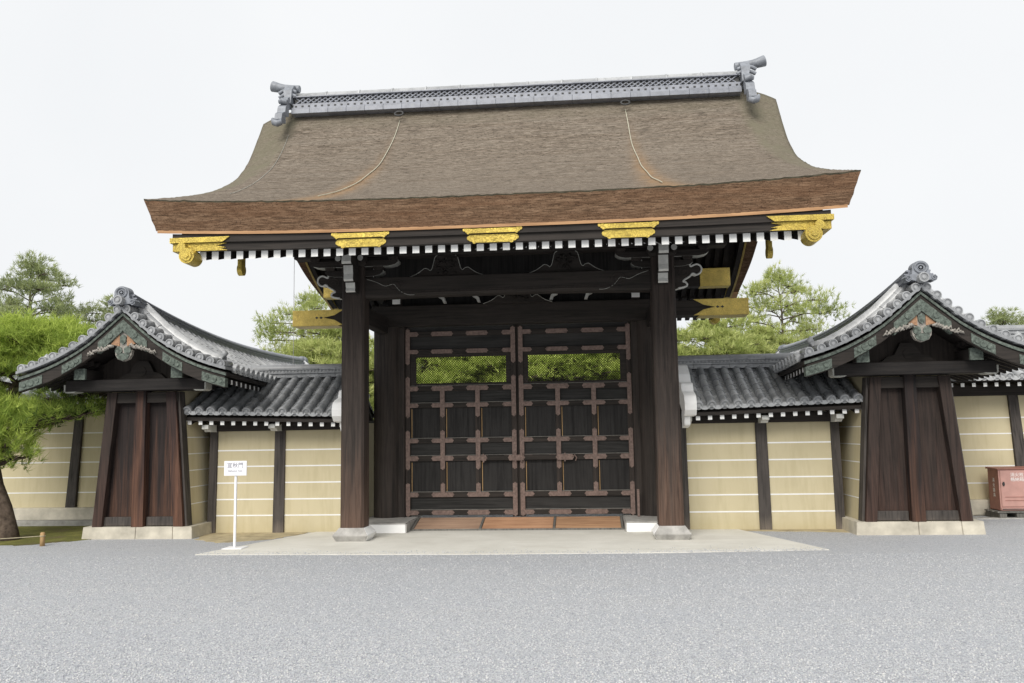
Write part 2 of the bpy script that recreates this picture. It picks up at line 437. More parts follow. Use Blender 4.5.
def stones():
    g = np.random.default_rng(31); N = 60000
    y = -7.5 + 5.9 * g.uniform(0, 1, N) ** 1.5; half = .66 * (y + 12.717) + .4
    x = 1.0 - (y + 12.7) * .085 + g.uniform(-1, 1, N) * half
    r = g.uniform(.004, .0085, N)
    O = np.array([[1, 0, 0], [-1, 0, 0], [0, 1, 0], [0, -1, 0], [0, 0, 1], [0, 0, -1]], float)
    Fc = np.array([[0, 2, 4], [2, 1, 4], [1, 3, 4], [3, 0, 4], [2, 0, 5], [1, 2, 5], [3, 1, 5], [0, 3, 5]])
    P = O[None] * r[:, None, None] * g.uniform(.7, 1.3, (N, 6, 1))
    P[:, :, 2] *= .75
    e = 2600; x[:e] = g.uniform(-4.2, 4.25, e); y[:e] = -1.50 + .12 * (np.abs(x[:e]) < 0) + g.normal(size=e) * .0 - .06 + .28 * g.exponential(.35, e) + .045 * np.clip(x[:e], 0, 9) * (x[:e] > 2)
    zz = np.zeros(N); zz[:e] = np.where(y[:e] > -1.5, .012, 0.0)
    a = g.uniform(0, 6.28, N); c, sn = np.cos(a)[:, None], np.sin(a)[:, None]
    X = P[:, :, 0] * c - P[:, :, 1] * sn; Y = P[:, :, 0] * sn + P[:, :, 1] * c
    V = np.stack([X + x[:, None], Y + y[:, None], P[:, :, 2] + (r * .45 + zz)[:, None]], 2).reshape(-1, 3)
    F = (Fc[None] + (np.arange(N) * 6)[:, None, None]).reshape(-1)
    me = bpy.data.meshes.new('gravel_stones'); me.vertices.add(len(V)); me.vertices.foreach_set('co', V.astype(np.float32).ravel())
    me.loops.add(len(F)); me.loops.foreach_set('vertex_index', F.astype(np.int32)); n = N * 8
    me.polygons.add(n); me.polygons.foreach_set('loop_start', np.arange(0, n * 3, 3, dtype=np.int32)); me.polygons.foreach_set('loop_total', np.full(n, 3, dtype=np.int32))
    at = me.attributes.new('tint', 'FLOAT', 'FACE'); at.data.foreach_set('value', np.repeat(g.uniform(0, 1, N), 8).astype(np.float32))
    m, nt, b = mat('loose_stone', .9, .2); q = NT(nt)
    q.l(q.ramp(q.attr('tint'), [(0, (.32, .335, .365)), (.3, (.46, .475, .50)), (.75, (.60, .608, .62)), (1, (.69, .68, .66))]), b.inputs['Base Color'])
    me.materials.append(m); me.update()
    o = bpy.data.objects.new('gravel_stones', me); COL.objects.link(o)
    tag(o, 'loose grey stones scattered over the gravel forecourt', 'gravel', kind='stuff')
stones()

# ------------------------------------------------------------------ the gate
gate = thing('gate', (0, 0, 0), 'big dark timber gate with thick bark roof and gilt fittings behind the pale apron', 'gate')
YR = 1.83                                                  # ridge / door line
DT = [0, .3, .63, 1.13, 1.93, 2.66, 3.48, 4.1]
ZT = [7.60, 7.15, 6.65, 6.12, 5.58, 5.20, 4.87, 4.66]
def roofz(x, y):
    d = abs(y - YR); u = abs(x) / 4.66
    # smooth interpolation of the measured profile
    z = float(np.interp(d, _pd, _pz))
    z += .12 * u ** 3 * min(1, d / 4.1)
    k = max(0.0, (abs(x) - 3.85) / .81)
    z -= k * k * float(np.interp(d, [0, .3, .63, 1.13, 1.93, 2.66, 3.48], [.23, .24, .25, .20, .105, .03, 0]))
    return z
_pd = np.linspace(0, 4.1, 60)
_pz = np.interp(_pd, DT, ZT)
for _ in range(14):
    q = _pz.copy(); q[1:-1] = (_pz[:-2] + 2 * _pz[1:-1] + _pz[2:]) / 4; _pz = q
def botz(x, y):
    d = abs(y - YR)
    return roofz(x * 4.66 / 4.52, y) - .415 - .40 * max(0.0, 1 - d / 3.4) - .035 * (abs(x) / 4.6) ** 3

def make_roof():
    nx, ny = 150, 121
    xs = np.linspace(-4.66, 4.66, nx); dd = np.linspace(-4.1, 4.1, ny)
    V, F, Mi = [], [], []
    r = np.random.default_rng(3)
    for y in dd:
        for x in xs:
            V.append((x, YR + y, roofz(x, YR + y) + r.normal() * .0035))
    n0 = len(V)
    for y in dd:
        for x in xs:
            V.append((x * 4.52 / 4.66, YR + y * 4.01 / 4.1, botz(x * 4.52 / 4.66, YR + y * 4.01 / 4.1)))
    for j in range(ny - 1):
        for i in range(nx - 1):
            a = j * nx + i
            F.append((a, a + 1, a + nx + 1, a + nx)); Mi.append(0)
            b = n0 + a
            F.append((b, b + nx, b + nx + 1, b + 1)); Mi.append(1 if abs(V[b][0]) > 4.22 else 2)
    # cut edges in six courses
    ring = [(0, i) for i in range(nx)] + [(j, nx - 1) for j in range(1, ny)] + [(ny - 1, i) for i in range(nx - 2, -1, -1)] + [(j, 0) for j in range(ny - 2, 0, -1)]
    L = 7; prev = [j * nx + i for j, i in ring]
    for k in range(1, L + 1):
        if k == L: cur = [n0 + j * nx + i for j, i in ring]
        else:
            t = (.05, .2, .36, .52, .68, .84)[k - 1]; cur = []
            for j, i in ring:
                A = np.array(V[j * nx + i]); B = np.array(V[n0 + j * nx + i])
                P = A + (B - A) * t
                P[:2] += (P[:2] - np.array([0, YR])) * (.0007 if k % 2 else -.0005)
                P += r.normal(size=3) * .0025
                cur.append(len(V)); V.append(tuple(P))
        m = len(ring)
        for q in range(m):
            F.append((prev[q], cur[q], cur[(q + 1) % m], prev[(q + 1) % m])); Mi.append(3 if k == 1 else 1)
        prev = cur
    me = bpy.data.meshes.new('thatched_roof'); me.from_pydata(V, [], F)
    for k in ('thatch', 'thatch_edge', 'dark_wood_y', 'edge_top'): me.materials.append(MT[k])
    me.polygons.foreach_set('material_index', Mi)
    me.polygons.foreach_set('use_smooth', [m in (0, 2) for m in Mi])
    P = np.array(V); moss = np.zeros(len(V)); st = np.zeros(len(V))
    ax = np.abs(P[:, 0]); d = np.abs(P[:, 1] - YR)
    lim = 3.75 + .42 * np.clip(d / 1.6, 0, 1) ** .8 + np.clip(d - 1.6, 0, 9) * .25
    moss = np.clip((ax - lim) / .16, 0, 1)
    moss = np.maximum(moss, .35 * np.clip(1 - (d - .28) / .12, 0, 1))
    for wx0, wx1 in ((-2.02, -2.50), (2.0, 2.30)):
        t = np.clip(d / 4.1, 0, 1); wx = wx0 + (wx1 - wx0) * t
        w = .06 + .22 * t ** 1.3
        st = np.maximum(st, np.exp(-((P[:, 0] - wx + (.06 * t if wx0 < 0 else -.02)) / w) ** 2) * np.clip((d - .4) / 1.6, 0, 1))
    st[n0:] = 0; moss[n0:] = 0
    for nm, arr in (('moss', moss), ('stain', st)):
        at = me.attributes.new(nm, 'FLOAT', 'POINT'); at.data.foreach_set('value', arr.astype(np.float32))
    me.update()
    o = bpy.data.objects.new('thatched_roof', me); COL.objects.link(o); o.parent = gate
    return o
roof = make_roof()

# light board that closes the underside of the thatch along both eaves
for sg in (-1, 1):
    mb = MB(); N = 60
    rings = []
    for i in range(N + 1):
        x = lerp(-4.50, 4.50, i / N); y = YR + sg * 4.0
        z = botz(x, y)
        yo, yi = y + sg * .012, y - sg * .5
        zi = botz(x, yi) - .004
        rings.append([(x, yo, z - .032), (x, yo, z + .012), (x, yi, zi), (x, yi, zi - .032)])
    mb.loft(rings); mb.build('eave_board', 'eave_board', gate)
# soffit: boards above the rafters
SOF = [(-2.07, 4.135), (-1.1, 4.36), (-.2, 4.78), (.5, 5.22), (1.83, 6.33), (3.16, 5.22), (3.86, 4.78), (4.76, 4.36), (5.73, 4.135)]
mb = MB(); mb.extrude(SOF + [(y, z + .03) for y, z in reversed(SOF)], YZ, -4.14, 4.14)
mb.build('soffit', 'dark_wood_y', gate)
# black fascia boards with gilt plates
for sg in (-1, 1):
    mb = MB(); yf = YR + sg * 3.95; N = 40
    rings = []
    for i in range(N + 1):
        x = lerp(-4.30, 4.30, i / N); zt = botz(x, yf) - .05
        b = .035 * (abs(x) / 4.3) ** 3
        rings.append([(x, yf, 4.065 + b), (x, yf + sg * .0, 4.165 + b), (x, yf + sg * .035, 4.168 + b), (x, yf + sg * .035, zt), (x, yf - sg * .1, zt), (x, yf - sg * .1, 4.065 + b)])
    mb.loft(rings); mb.build('fascia', 'dark_wood_h', gate)

for xc in (-1.73, .02, 1.77):
    mb = MB(); yf = YR - 3.95
    mb.box(xc - .275, xc + .275, yf - .016, yf, 4.058, 4.186)
    for a in (-1, 1):
        for da, dz, rr, e in ((.318, .002, .050, .015), (.275, -.040, .034, .0145), (.275, .040, .034, .0143), (.355, .0, .03, .0155)):
            mb.cyl((xc + a * da, yf, 4.122 + dz), rr, 'Y', -e, 0, 18)
    mb.box(xc - .36, xc + .36, yf - .05, yf - .036, 4.176, 4.241)
    for a in (-1, 1):
        for da, dz, rr, e in ((.375, .012, .036, .013), (.42, .022, .022, .0135), (.36, -.018, .022, .0128)):
            mb.cyl((xc + a * da, yf - .036, 4.205 + dz), rr, 'Y', -e, 0, 16)
    # engraved medallion and rivets
    mb.cyl((xc, yf - .016, 4.122), .042, 'Y', -.006, .002, 20)
    mb.cyl((xc, yf - .022, 4.122), .026, 'Y', -.004, .002, 16)
    for a in (-.22, .22, -.12, .12): mb.cyl((xc + a, yf - .016, 4.122), .012, 'Y', -.006, .002, 8)
    mb.v = [(xc + (p[0] - xc) * .88, p[1], p[2]) for p in mb.v]
    mb.build('gilt_plate', 'gold', gate, bevel=.003)
for s in (-1, 1):
    mb = MB(); yf = YR - 3.95
    a0, a1 = 3.54, 4.22
    pol = [(a1, -.068), (a1, .066), (a0 + .04, .066), (a0 + .12, .035), (a0 + .02, .03), (a0 + .16, 0), (a0 + .02, -.03), (a0 + .12, -.035), (a0, -.068)]
    pol = [(s * a, 4.135 + b + .012) for a, b in pol]
    mb.extrude(pol if s < 0 else pol[::-1], XZ, yf - .016, yf + .0)
    mb.extrude([(s * a, 4.222 + b) for a, b in ([(4.33, -.034), (4.33, .036), (3.5, .036), (3.6, -.034)] if s > 0 else [(4.33, -.034), (3.6, -.034), (3.5, .036), (4.33, .036)])], XZ, yf - .055, yf - .04)
    mb.box(s * 4.302, s * 4.33, yf - .05, yf + .4, 4.188, 4.25)
    mb.box(s * 4.221, s * 4.305, yf - .014, yf + .35, 4.08, 4.186)
    mb.build('gilt_plate', 'gold', gate, bevel=.003)

# rafters, two tiers
def rafter_mb(y0, z0, y1, z1, w, h, sg, x=0.0):
    mb = MB()
    yy0, yy1 = YR + sg * (YR - y0) , YR + sg * (YR - y1)
    P = [(x - w, yy0, z0 - h), (x + w, yy0, z0 - h), (x + w, yy0, z0 + h), (x - w, yy0, z0 + h),
         (x - w, yy1, z1 - h), (x + w, yy1, z1 - h), (x + w, yy1, z1 + h), (x - w, yy1, z1 + h)]
    mb.add(P, [(0, 1, 2, 3)], 1)
    mb.add(P, [(4, 7, 6, 5), (0, 4, 5, 1), (1, 5, 6, 2), (2, 6, 7, 3), (3, 7, 4, 0)], 0)
    return mb
NR, X0, DX = 47, -3.93, .1715
low = rafter_mb(-2.03, 4.03, -.9, 4.345, .046, .058, 1).build('rafter', ['dark_wood_y', 'white_paint'], gate)
low.location = (X0, 0, 0)
for i in range(1, NR): copy_part(low, gate, (i * DX, 0, 0))
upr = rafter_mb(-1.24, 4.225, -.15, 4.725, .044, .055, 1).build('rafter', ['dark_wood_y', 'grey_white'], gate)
upr.location = (X0 - .03, 0, 0)
for i in range(1, NR): copy_part(upr, gate, (i * DX, 0, 0))
mb = MB()
for i in range(NR):
    for a in (rafter_mb(-2.03, 4.03, -.9, 4.345, .046, .058, -1, X0 + i * DX), rafter_mb(-1.24, 4.225, -.15, 4.725, .044, .055, -1, X0 + i * DX),
              rafter_mb(-.1, 4.77, 1.7, 6.13, .044, .055, -1, X0 + i * DX), rafter_mb(-.1, 4.77, 1.7, 6.13, .044, .055, 1, X0 + i * DX)):
        o = len(mb.v); mb.v += a.v; mb.f += [tuple(k + o for k in f) for f in a.f]; mb.m += a.m; mb.t += a.t; mb.smooth += a.smooth
tag(mb.build('rafter', ['dark_wood_y', 'white_paint'], gate), kind='stuff')

# bargeboards under the verges, with gilt noses
for s in (-1, 1):
    mb = MB(); N = 60; rings = []
    for i in range(N + 1):
        y = lerp(-2.02, 5.68, i / N); z = botz(4.2, y) - .02
        w = .30 if abs(y - YR) < 3 else .27
        x0, x1 = s * 4.13, s * 4.24
        if x0 > x1: x0, x1 = x1, x0
        rings.append([(x0, y, z - w), (x1, y, z - w), (x1, y, z), (x0, y, z)])
    mb.loft(rings); hb = mb.build('bargeboard', 'dark_wood_y', gate, bevel=.006)
    mb = MB(); rings = []
    for i in range(N + 1):
        y = lerp(-1.9, 5.56, i / N); z = botz(4.2, y) - .02
        w = .30 if abs(y - YR) < 3 else .27
        x0, x1 = sorted((s * 4.225, s * 4.262))
        rings.append([(x0, y, z - w - .012), (x1, y, z - w - .012), (x1, y, z - w + .05), (x0, y, z - w + .05)])
    mb.loft(rings); mb.build('gilt_edge', 'gold_old', hb)
    for sg in (-1, 1):
        mb = MB(); rings = []
        for i in range(13):
            y = YR + sg * lerp(2.3, 3.87, i / 12); z = botz(4.2, y) - .02
            x0, x1 = s * 4.122, s * 4.248
            if x0 > x1: x0, x1 = x1, x0
            rings.append([(x0, y, z - .285), (x1, y, z - .285), (x1, y, z - .16 - .1 * (i > 3)), (x0, y, z - .16 - .1 * (i > 3))])
        mb.loft(rings)
        yn = YR + sg * 3.96
        # scrolled nose: a large curl with a small knob on its outer shoulder
        mb.cyl((s * 4.05, yn, 3.995), .105, 'Y', -.13, .13, 28)
        mb.cyl((s * 4.05, yn, 3.995), .074, 'Y', -.145, .145, 24)
        mb.cyl((s * 4.05, yn, 3.995), .036, 'Y', -.16, .16, 16)
        mb.cyl((s * 4.13, yn, 4.115), .058, 'Y', -.12, .12, 18)
        mb.build('gilt_nose', 'gold', hb, bevel=.012)

# purlins and beams
for yc in (0.0, 3.66):
    e = 3.96 if yc else 3.35
    mb = MB(); mb.box(-e, e, yc - .13, yc + .13, 4.36, 4.70); p = mb.build('purlin', 'dark_wood_h', gate, bevel=.012)
    for s in (-1, 1):
        if yc: mb = MB(); mb.box(s * 3.45, s * 4.03, yc - .138, yc + .138, 4.352, 4.708); mb.build('gilt_cap', 'gold_lit', p, bevel=.01)
        if yc == 0:                                        # curled bracket end hanging below the eave
            mb = MB(); mb.cyl((s * 3.72, -1.25, 3.985), .085, 'X', -.035, .035, 20); mb.box(s * 3.69, s * 3.75, -1.33, -1.17, 4.0, 4.2)
            mb.build('gilt_hook', 'gold', p, bevel=.01)
mb = MB(); mb.box(-4.0, 4.0, YR - .15, YR + .15, 5.85, 6.15); mb.build('ridge_purlin', 'dark_wood_h', gate, bevel=.012)
# crossbeam over the doors
mb = MB(); mb.box(-3.96, 3.96, YR - .2, YR + .2, 3.545, 3.80); mb.box(-2.55, 2.55, YR - .215, YR + .215, 3.475, 3.845)
kb = mb.build('crossbeam', 'dark_wood_h', gate, bevel=.014)
for s in (-1, 1):
    mb = MB(); y0 = YR - .2
    pol = [(3.98, 3.535), (3.98, 3.81), (3.05, 3.81), (3.12, 3.775), (3.22, 3.715), (3.34, 3.69), (3.42, 3.672), (3.34, 3.655), (3.22, 3.63), (3.12, 3.57), (3.05, 3.535)]
    pol = [(s * a, b) for a, b in pol]
    mb.extrude(pol if s < 0 else pol[::-1], XZ, y0 - .012, y0)
    mb.box(s * 3.15, s * 3.98, y0, YR + .21, 3.528, 3.544); mb.box(s * 3.15, s * 3.98, y0, YR + .21, 3.801, 3.812)
    mb.box(s * 3.961, s * 3.98, y0 - .001, YR + .2, 3.545, 3.80)
    o = mb.build('gilt_cap', 'gold_lit', kb, bevel=.003)
    mb = MB()
    for a in (3.46, 3.54):
        q = [(s * (a - .03), 3.672), (s * a, 3.695), (s * (a + .03), 3.672), (s * a, 3.649)]
        mb.extrude(q if s > 0 else q[::-1], XZ, y0 - .016, y0 - .0125)
    mb.build('cut_out', 'iron', kb)
# dark board wall above the crossbeam, and the gable infill
mb = MB(); mb.box(-2.4, 2.4, YR + .02, YR + .08, 3.85, 5.85); mb.build('transom_board', 'panel_wood', gate)
for s in (-1, 1):
    mb = MB(); pol = [(.15, 4.7), (3.51, 4.7), (1.83, 6.0)]
    mb.extrude(pol, YZ, s * 2.36, s * 2.44); mb.box(s * 2.34, s * 2.46, .2, 3.46, 3.95, 4.3)
    mb.build('gable_board', 'dark_wood_h', gate)
    mb = MB(); mb.box(s * 2.25, s * 2.42, .1, 3.56, 3.35, 3.62); mb.build('tie_beam', 'dark_wood_y', gate, bevel=.01)

# pillars
def oct_ring(xc, yc, h, ch, z):
    return [(xc + a, yc + b, z) for a, b in ((-h + ch, -h), (h - ch, -h), (h, -h + ch), (h, h - ch), (h - ch, h), (-h + ch, h), (-h, h - ch), (-h, -h + ch))]
for s in (-1, 1):
    for yc in (-.02, 3.66):
        mb = MB(); xc = s * 2.38
        mb.loft([oct_ring(xc, yc, .183, .035, .2), oct_ring(xc, yc, .178, .035, 4.2)])
        p = mb.build('pillar', 'post_wood', gate, bevel=.008)
        mb = MB()
        prof = [(0, .225), (.085, .268), (.10, .268), (.12, .25), (.2, .192)]
        sq = lambda h, z: [(xc - h, yc - h, z), (xc + h, yc - h, z), (xc + h, yc + h, z), (xc - h, yc + h, z)]
        mb.loft([sq(h, z + .008) for z, h in prof])
        # inner faces are whitewashed
        for k in range(len(mb.f)):
            c = np.mean([mb.v[i] for i in mb.f[k]], axis=0)
            if (c[0] - xc) * -s > .15: mb.m[k] = 1
        mb.build('base_stone', ['stone', 'plaster_white'], p, bevel=.006)
    mb = MB(); mb.cyl((s * 2.30, YR, 0), .25, 'Z', .165, 3.475, 28); mb.build('main_pillar', 'dark_wood_v', gate)
    mb = MB(); mb.box(s * 1.98, s * 2.11, 1.70, 1.96, .165, 3.475); mb.build('door_jamb', 'dark_wood_v', gate, bevel=.008)
    # whitewashed plinth beside the threshold
    mb = MB(); mb.box(s * 1.77, s * 2.62, .78, 2.2, .012, .15, 0); mb.box(s * 1.765, s * 2.625, .772, 2.2, .151, .17, 1)
    xi = s * 1.766
    mb.box(s * 1.75, s * 1.769, .79, 1.7, .012, .15, 1)
    mb.build('plinth', ['plaster_white', 'stone'], gate, bevel=.004)
mb = MB(); mb.box(1.99, 2.03, 1.50, 1.54, .172, .62); mb.build('bolt_cover', 'bronze', gate, bevel=.004)

# front rainbow beam
mb = MB(); N = 40; rings = []
for i in range(N + 1):
    x = lerp(-2.2, 2.2, i / N); a = .03 * (1 - (x / 2.2) ** 2); e = max(0, (abs(x) - 1.75) / .45)
    rings.append([(x, -.12, 3.70 + a + .0 * e), (x, -.15, 3.74 + a), (x, -.15, 4.02), (x, .11, 4.02), (x, .11, 3.70 + a)])
mb.loft(rings); fb = mb.build('front_beam', 'dark_wood_h', gate, bevel=.006)
mb = MB(); mb.box(-1.7, 1.7, -.158, -.150, 3.79, 3.80); mb.box(-1.7, 1.7, -.157, -.150, 3.765, 3.775); mb.build('carved_line', 'dark_wood_v', fb)
def smooth(pts, n=5):
    out = []; P = [pts[0]] + list(pts) + [pts[-1]]
    for i in range(1, len(P) - 2):
        for k in range(n):
            t = k / n; a, b, c, d = (np.array(p, float) for p in P[i - 1:i + 3])
            out.append(tuple(.5 * (2 * b + (c - a) * t + (2 * a - 5 * b + 4 * c - d) * t * t + (3 * b - a - 3 * c + d) * t ** 3)))
    return out + [tuple(pts[-1])]
def rim(mb, pts, y, r=.006, m=0):
    pts = smooth(pts)
    mb.tube([(a, y, b) for a, b in pts], r, 6, m)
for s in (-1, 1):      # carved eyebrows at the beam ends, picked out in white
    mb = MB()
    rim(mb, [(s * 2.17, 4.0), (s * 2.02, 3.95), (s * 1.92, 3.90), (s * 1.86, 3.885), (s * 1.75, 3.91), (s * 1.70, 3.86), (s * 1.63, 3.79), (s * 1.52, 3.74), (s * 1.42, 3.735)], -.150, .004)
    mb.build('carved_line', 'dull_white', fb)
    mb = MB()
    sp = []
    for k in range(34):
        t = k * .38; rr = .13 - .0034 * k
        sp.append((s * (1.72 - 0.0) - s * rr * math.cos(t), 3.885 + rr * .8 * math.sin(t)))
    rim(mb, sp, -.152, .0045); mb.build('carved_line', 'dark_wood_v', fb)

# frog-leg struts
def kaerumata(xc, y0, z0, sc, name='frog_leg_strut'):
    half = [(0, .335), (.14, .335), (.175, .31), (.20, .22), (.225, .13), (.255, .10), (.29, .125), (.34, .135), (.38, .11), (.47, .05), (.60, .0)]
    half = [half[0]] + smooth(half[1:], 4)
    pol = [(xc + a * sc, z0 + b * sc) for a, b in half] + [(xc - a * sc, z0 + b * sc) for a, b in reversed(half[1:])]
    mb = MB(); mb.extrude(pol[::-1], XZ, y0, y0 + .1)
    r = random.Random(int(xc * 100) + 5)
    for k in range(26):                                    # pierced carving
        a, b = r.uniform(-.15, .15) * sc, r.uniform(.06, .3) * sc
        mb.tube([(xc + a, y0 - .004, z0 + b), (xc + a + r.uniform(-.05, .05), y0 - .016, z0 + b + r.uniform(-.04, .04)), (xc + a + r.uniform(-.06, .06), y0 - .004, z0 + b + r.uniform(-.05, .05))], [.008, .014, .006], 6)
    o = mb.build(name, 'dark_wood_h', gate)
    for s in (-1, 1):
        mb = MB(); rim(mb, [(xc + s * a * sc, z0 + b * sc) for a, b in half[1:]], y0 - .003, .0055); mb.build('white_edge', 'dull_white', o)
kaerumata(-.93, -.08, 4.02, 1.0); kaerumata(.93, -.08, 4.02, 1.0)
kaerumata(.05, 1.50, 3.82, 1.0)

# bracket clusters at the front pillars
NOSE = [(0, -.02), (.05, 0), (.16, .02), (.19, .05), (.165, .09), (.13, .10), (.155, .13), (.23, .175), (.275, .22), (.33, .20), (.385, .225), (.41, .28), (.39, .335), (.34, .36), (.29, .345), (.25, .33), (.235, .37), (.19, .395), (.12, .40), (.05, .37), (0, .30)]
for s in (-1, 1):
    mb = MB(); pol = [(s * (2.555 + a), 3.72 + b) for a, b in NOSE]
    mb.extrude(pol if s < 0 else pol[::-1], XZ, -.11, .07, 0, 1)
    o = mb.build('carved_nosing', ['dark_wood_h', 'grey_white'], gate)
    mb = MB(); rim(mb, [(s * (2.555 + a), 3.72 + b) for a, b in NOSE[1:17]], -.105, .016); mb.build('white_edge', 'grey_white', o)
    mb = MB(); sp = []
    for k in range(26):
        t = k * .42; rr = .10 - .0034 * k; sp.append((s * (2.70 + rr * math.cos(t)), 3.96 + rr * .9 * math.sin(t)))
    rim(mb, sp, -.112, .005); mb.build('carved_line', 'dark_wood_v', o)
    mb = MB(); pol = [(s * (2.555 + a), 4.14 + b) for a, b in [(0, 0), (.10, .02), (.13, .07), (.22, .075), (.30, .10), (.36, .15), (.36, .2), (0, .2)]]
    mb.extrude(pol if s < 0 else pol[::-1], XZ, -.09, .05, 0, 1)
    mb.build('carved_nosing', ['dark_wood_h', 'grey_white'], gate)
    # inner springer with a wavy white edge
    mb = MB(); pol = [(s * (2.2 - a), 4.03 + b) for a, b in [(0, 0), (.17, .0), (.12, .05), (.13, .16), (.20, .19), (.30, .21), (.42, .32), (0, .32)]]
    mb.extrude(pol if s > 0 else pol[::-1], XZ, -.10, .05, 0, 1)
    o = mb.build('carved_nosing', ['dark_wood_h', 'grey_white'], gate)
    mb = MB(); rim(mb, [(s * (2.2 - a), 4.03 + b) for a, b in [(.13, .01), (.12, .05), (.13, .16), (.20, .19), (.30, .21), (.42, .32)]], -.104, .007); mb.build('white_edge', 'grey_white', o)
    for z0, hl, yy in ((4.055, .46, -.13), (4.205, .70, -.15)):
        arm = [(-hl, .095), (-hl, .06), (-hl + .05, .022), (-hl + .15, 0), (hl - .15, 0), (hl - .05, .022), (hl, .06), (hl, .095)]
        mb = MB(); mb.extrude([(s * 2.38 + a, z0 + b) for a, b in arm], XZ, yy, .06, 0, 1); mb.build('bracket_arm', ['dark_wood_h', 'dull_white'], gate, bevel=.003)
        for a in (-hl + .08, hl - .08):
            mb = MB(); c = s * 2.38 + a
            mb.loft([[(c - w, yy - .01, z), (c + w, yy - .01, z), (c + w, .05, z), (c - w, .05, z)] for z, w in ((z0 + .097, .05), (z0 + .118, .075), (z0 + .15, .078))]); mb.build('bearing_block', 'dark_wood_v', gate, bevel=.003)
    # bearing block
    mb = MB()
    mb.loft([[(s * 2.38 + a * w, b * w - .02, z) for a, b in ((-1, -1), (1, -1), (1, 1), (-1, 1))] for z, w in ((4.18, .15), (4.25, .21), (4.36, .215))])
    mb.build('bearing_block', 'dark_wood_h', gate, bevel=.006)
    # three stepped arms reaching forward, white-painted ends
    for (z0, z1, yy) in ((3.765, 3.91, -.40), (3.915, 4.155, -.52), (4.16, 4.44, -.64)):
        hgt = z1 - z0
        pol = [(-.15, z0), (-.15, z1), (yy - .01, z1), (yy, z1 - .3 * hgt), (yy + .012, z1 - .55 * hgt), (yy + .004, z0 + .12 * hgt), (yy + .03, z0)]
        mb = MB(); mb.extrude(pol[::-1], YZ, s * 2.36 - .072, s * 2.36 + .072)
        for k, f in enumerate(mb.f):
            ys = [mb.v[i][1] for i in f]
            if max(ys) < yy + .06 and len(f) == 4: mb.m[k] = 1
        mb.build('bracket_arm', ['dark_wood_y', 'grey_white'], gate, bevel=.004)
    for a in (.16, -.19):                                  # small round bosses beside the arms
        mb = MB(); mb.cyl((s * 2.38 + a, -.3, 4.30), .045, 'Y', -.06, .2, 16, 0, 1); mb.build('boss', ['dark_wood_y', 'grey_white'], gate)
    mb = MB(); mb.box(s * 2.0, s * 2.14, 1.46, 1.64, 3.85, 3.98, 0, {'f': 1}); mb.build('bracket_arm', ['dark_wood_y', 'white_paint'], gate, bevel=.004)
    for a in (1.2, .6):
        mb = MB(); pol = [(s * (a + u), 3.86 + v) for u, v in ((0, 0), (.03, .09), (.12, .13), (.14, .10), (.07, .06), (.05, 0))]
        mb.extrude(pol if s < 0 else pol[::-1], XZ, 1.50, 1.6); mb.build('white_edge', 'grey_white', gate)

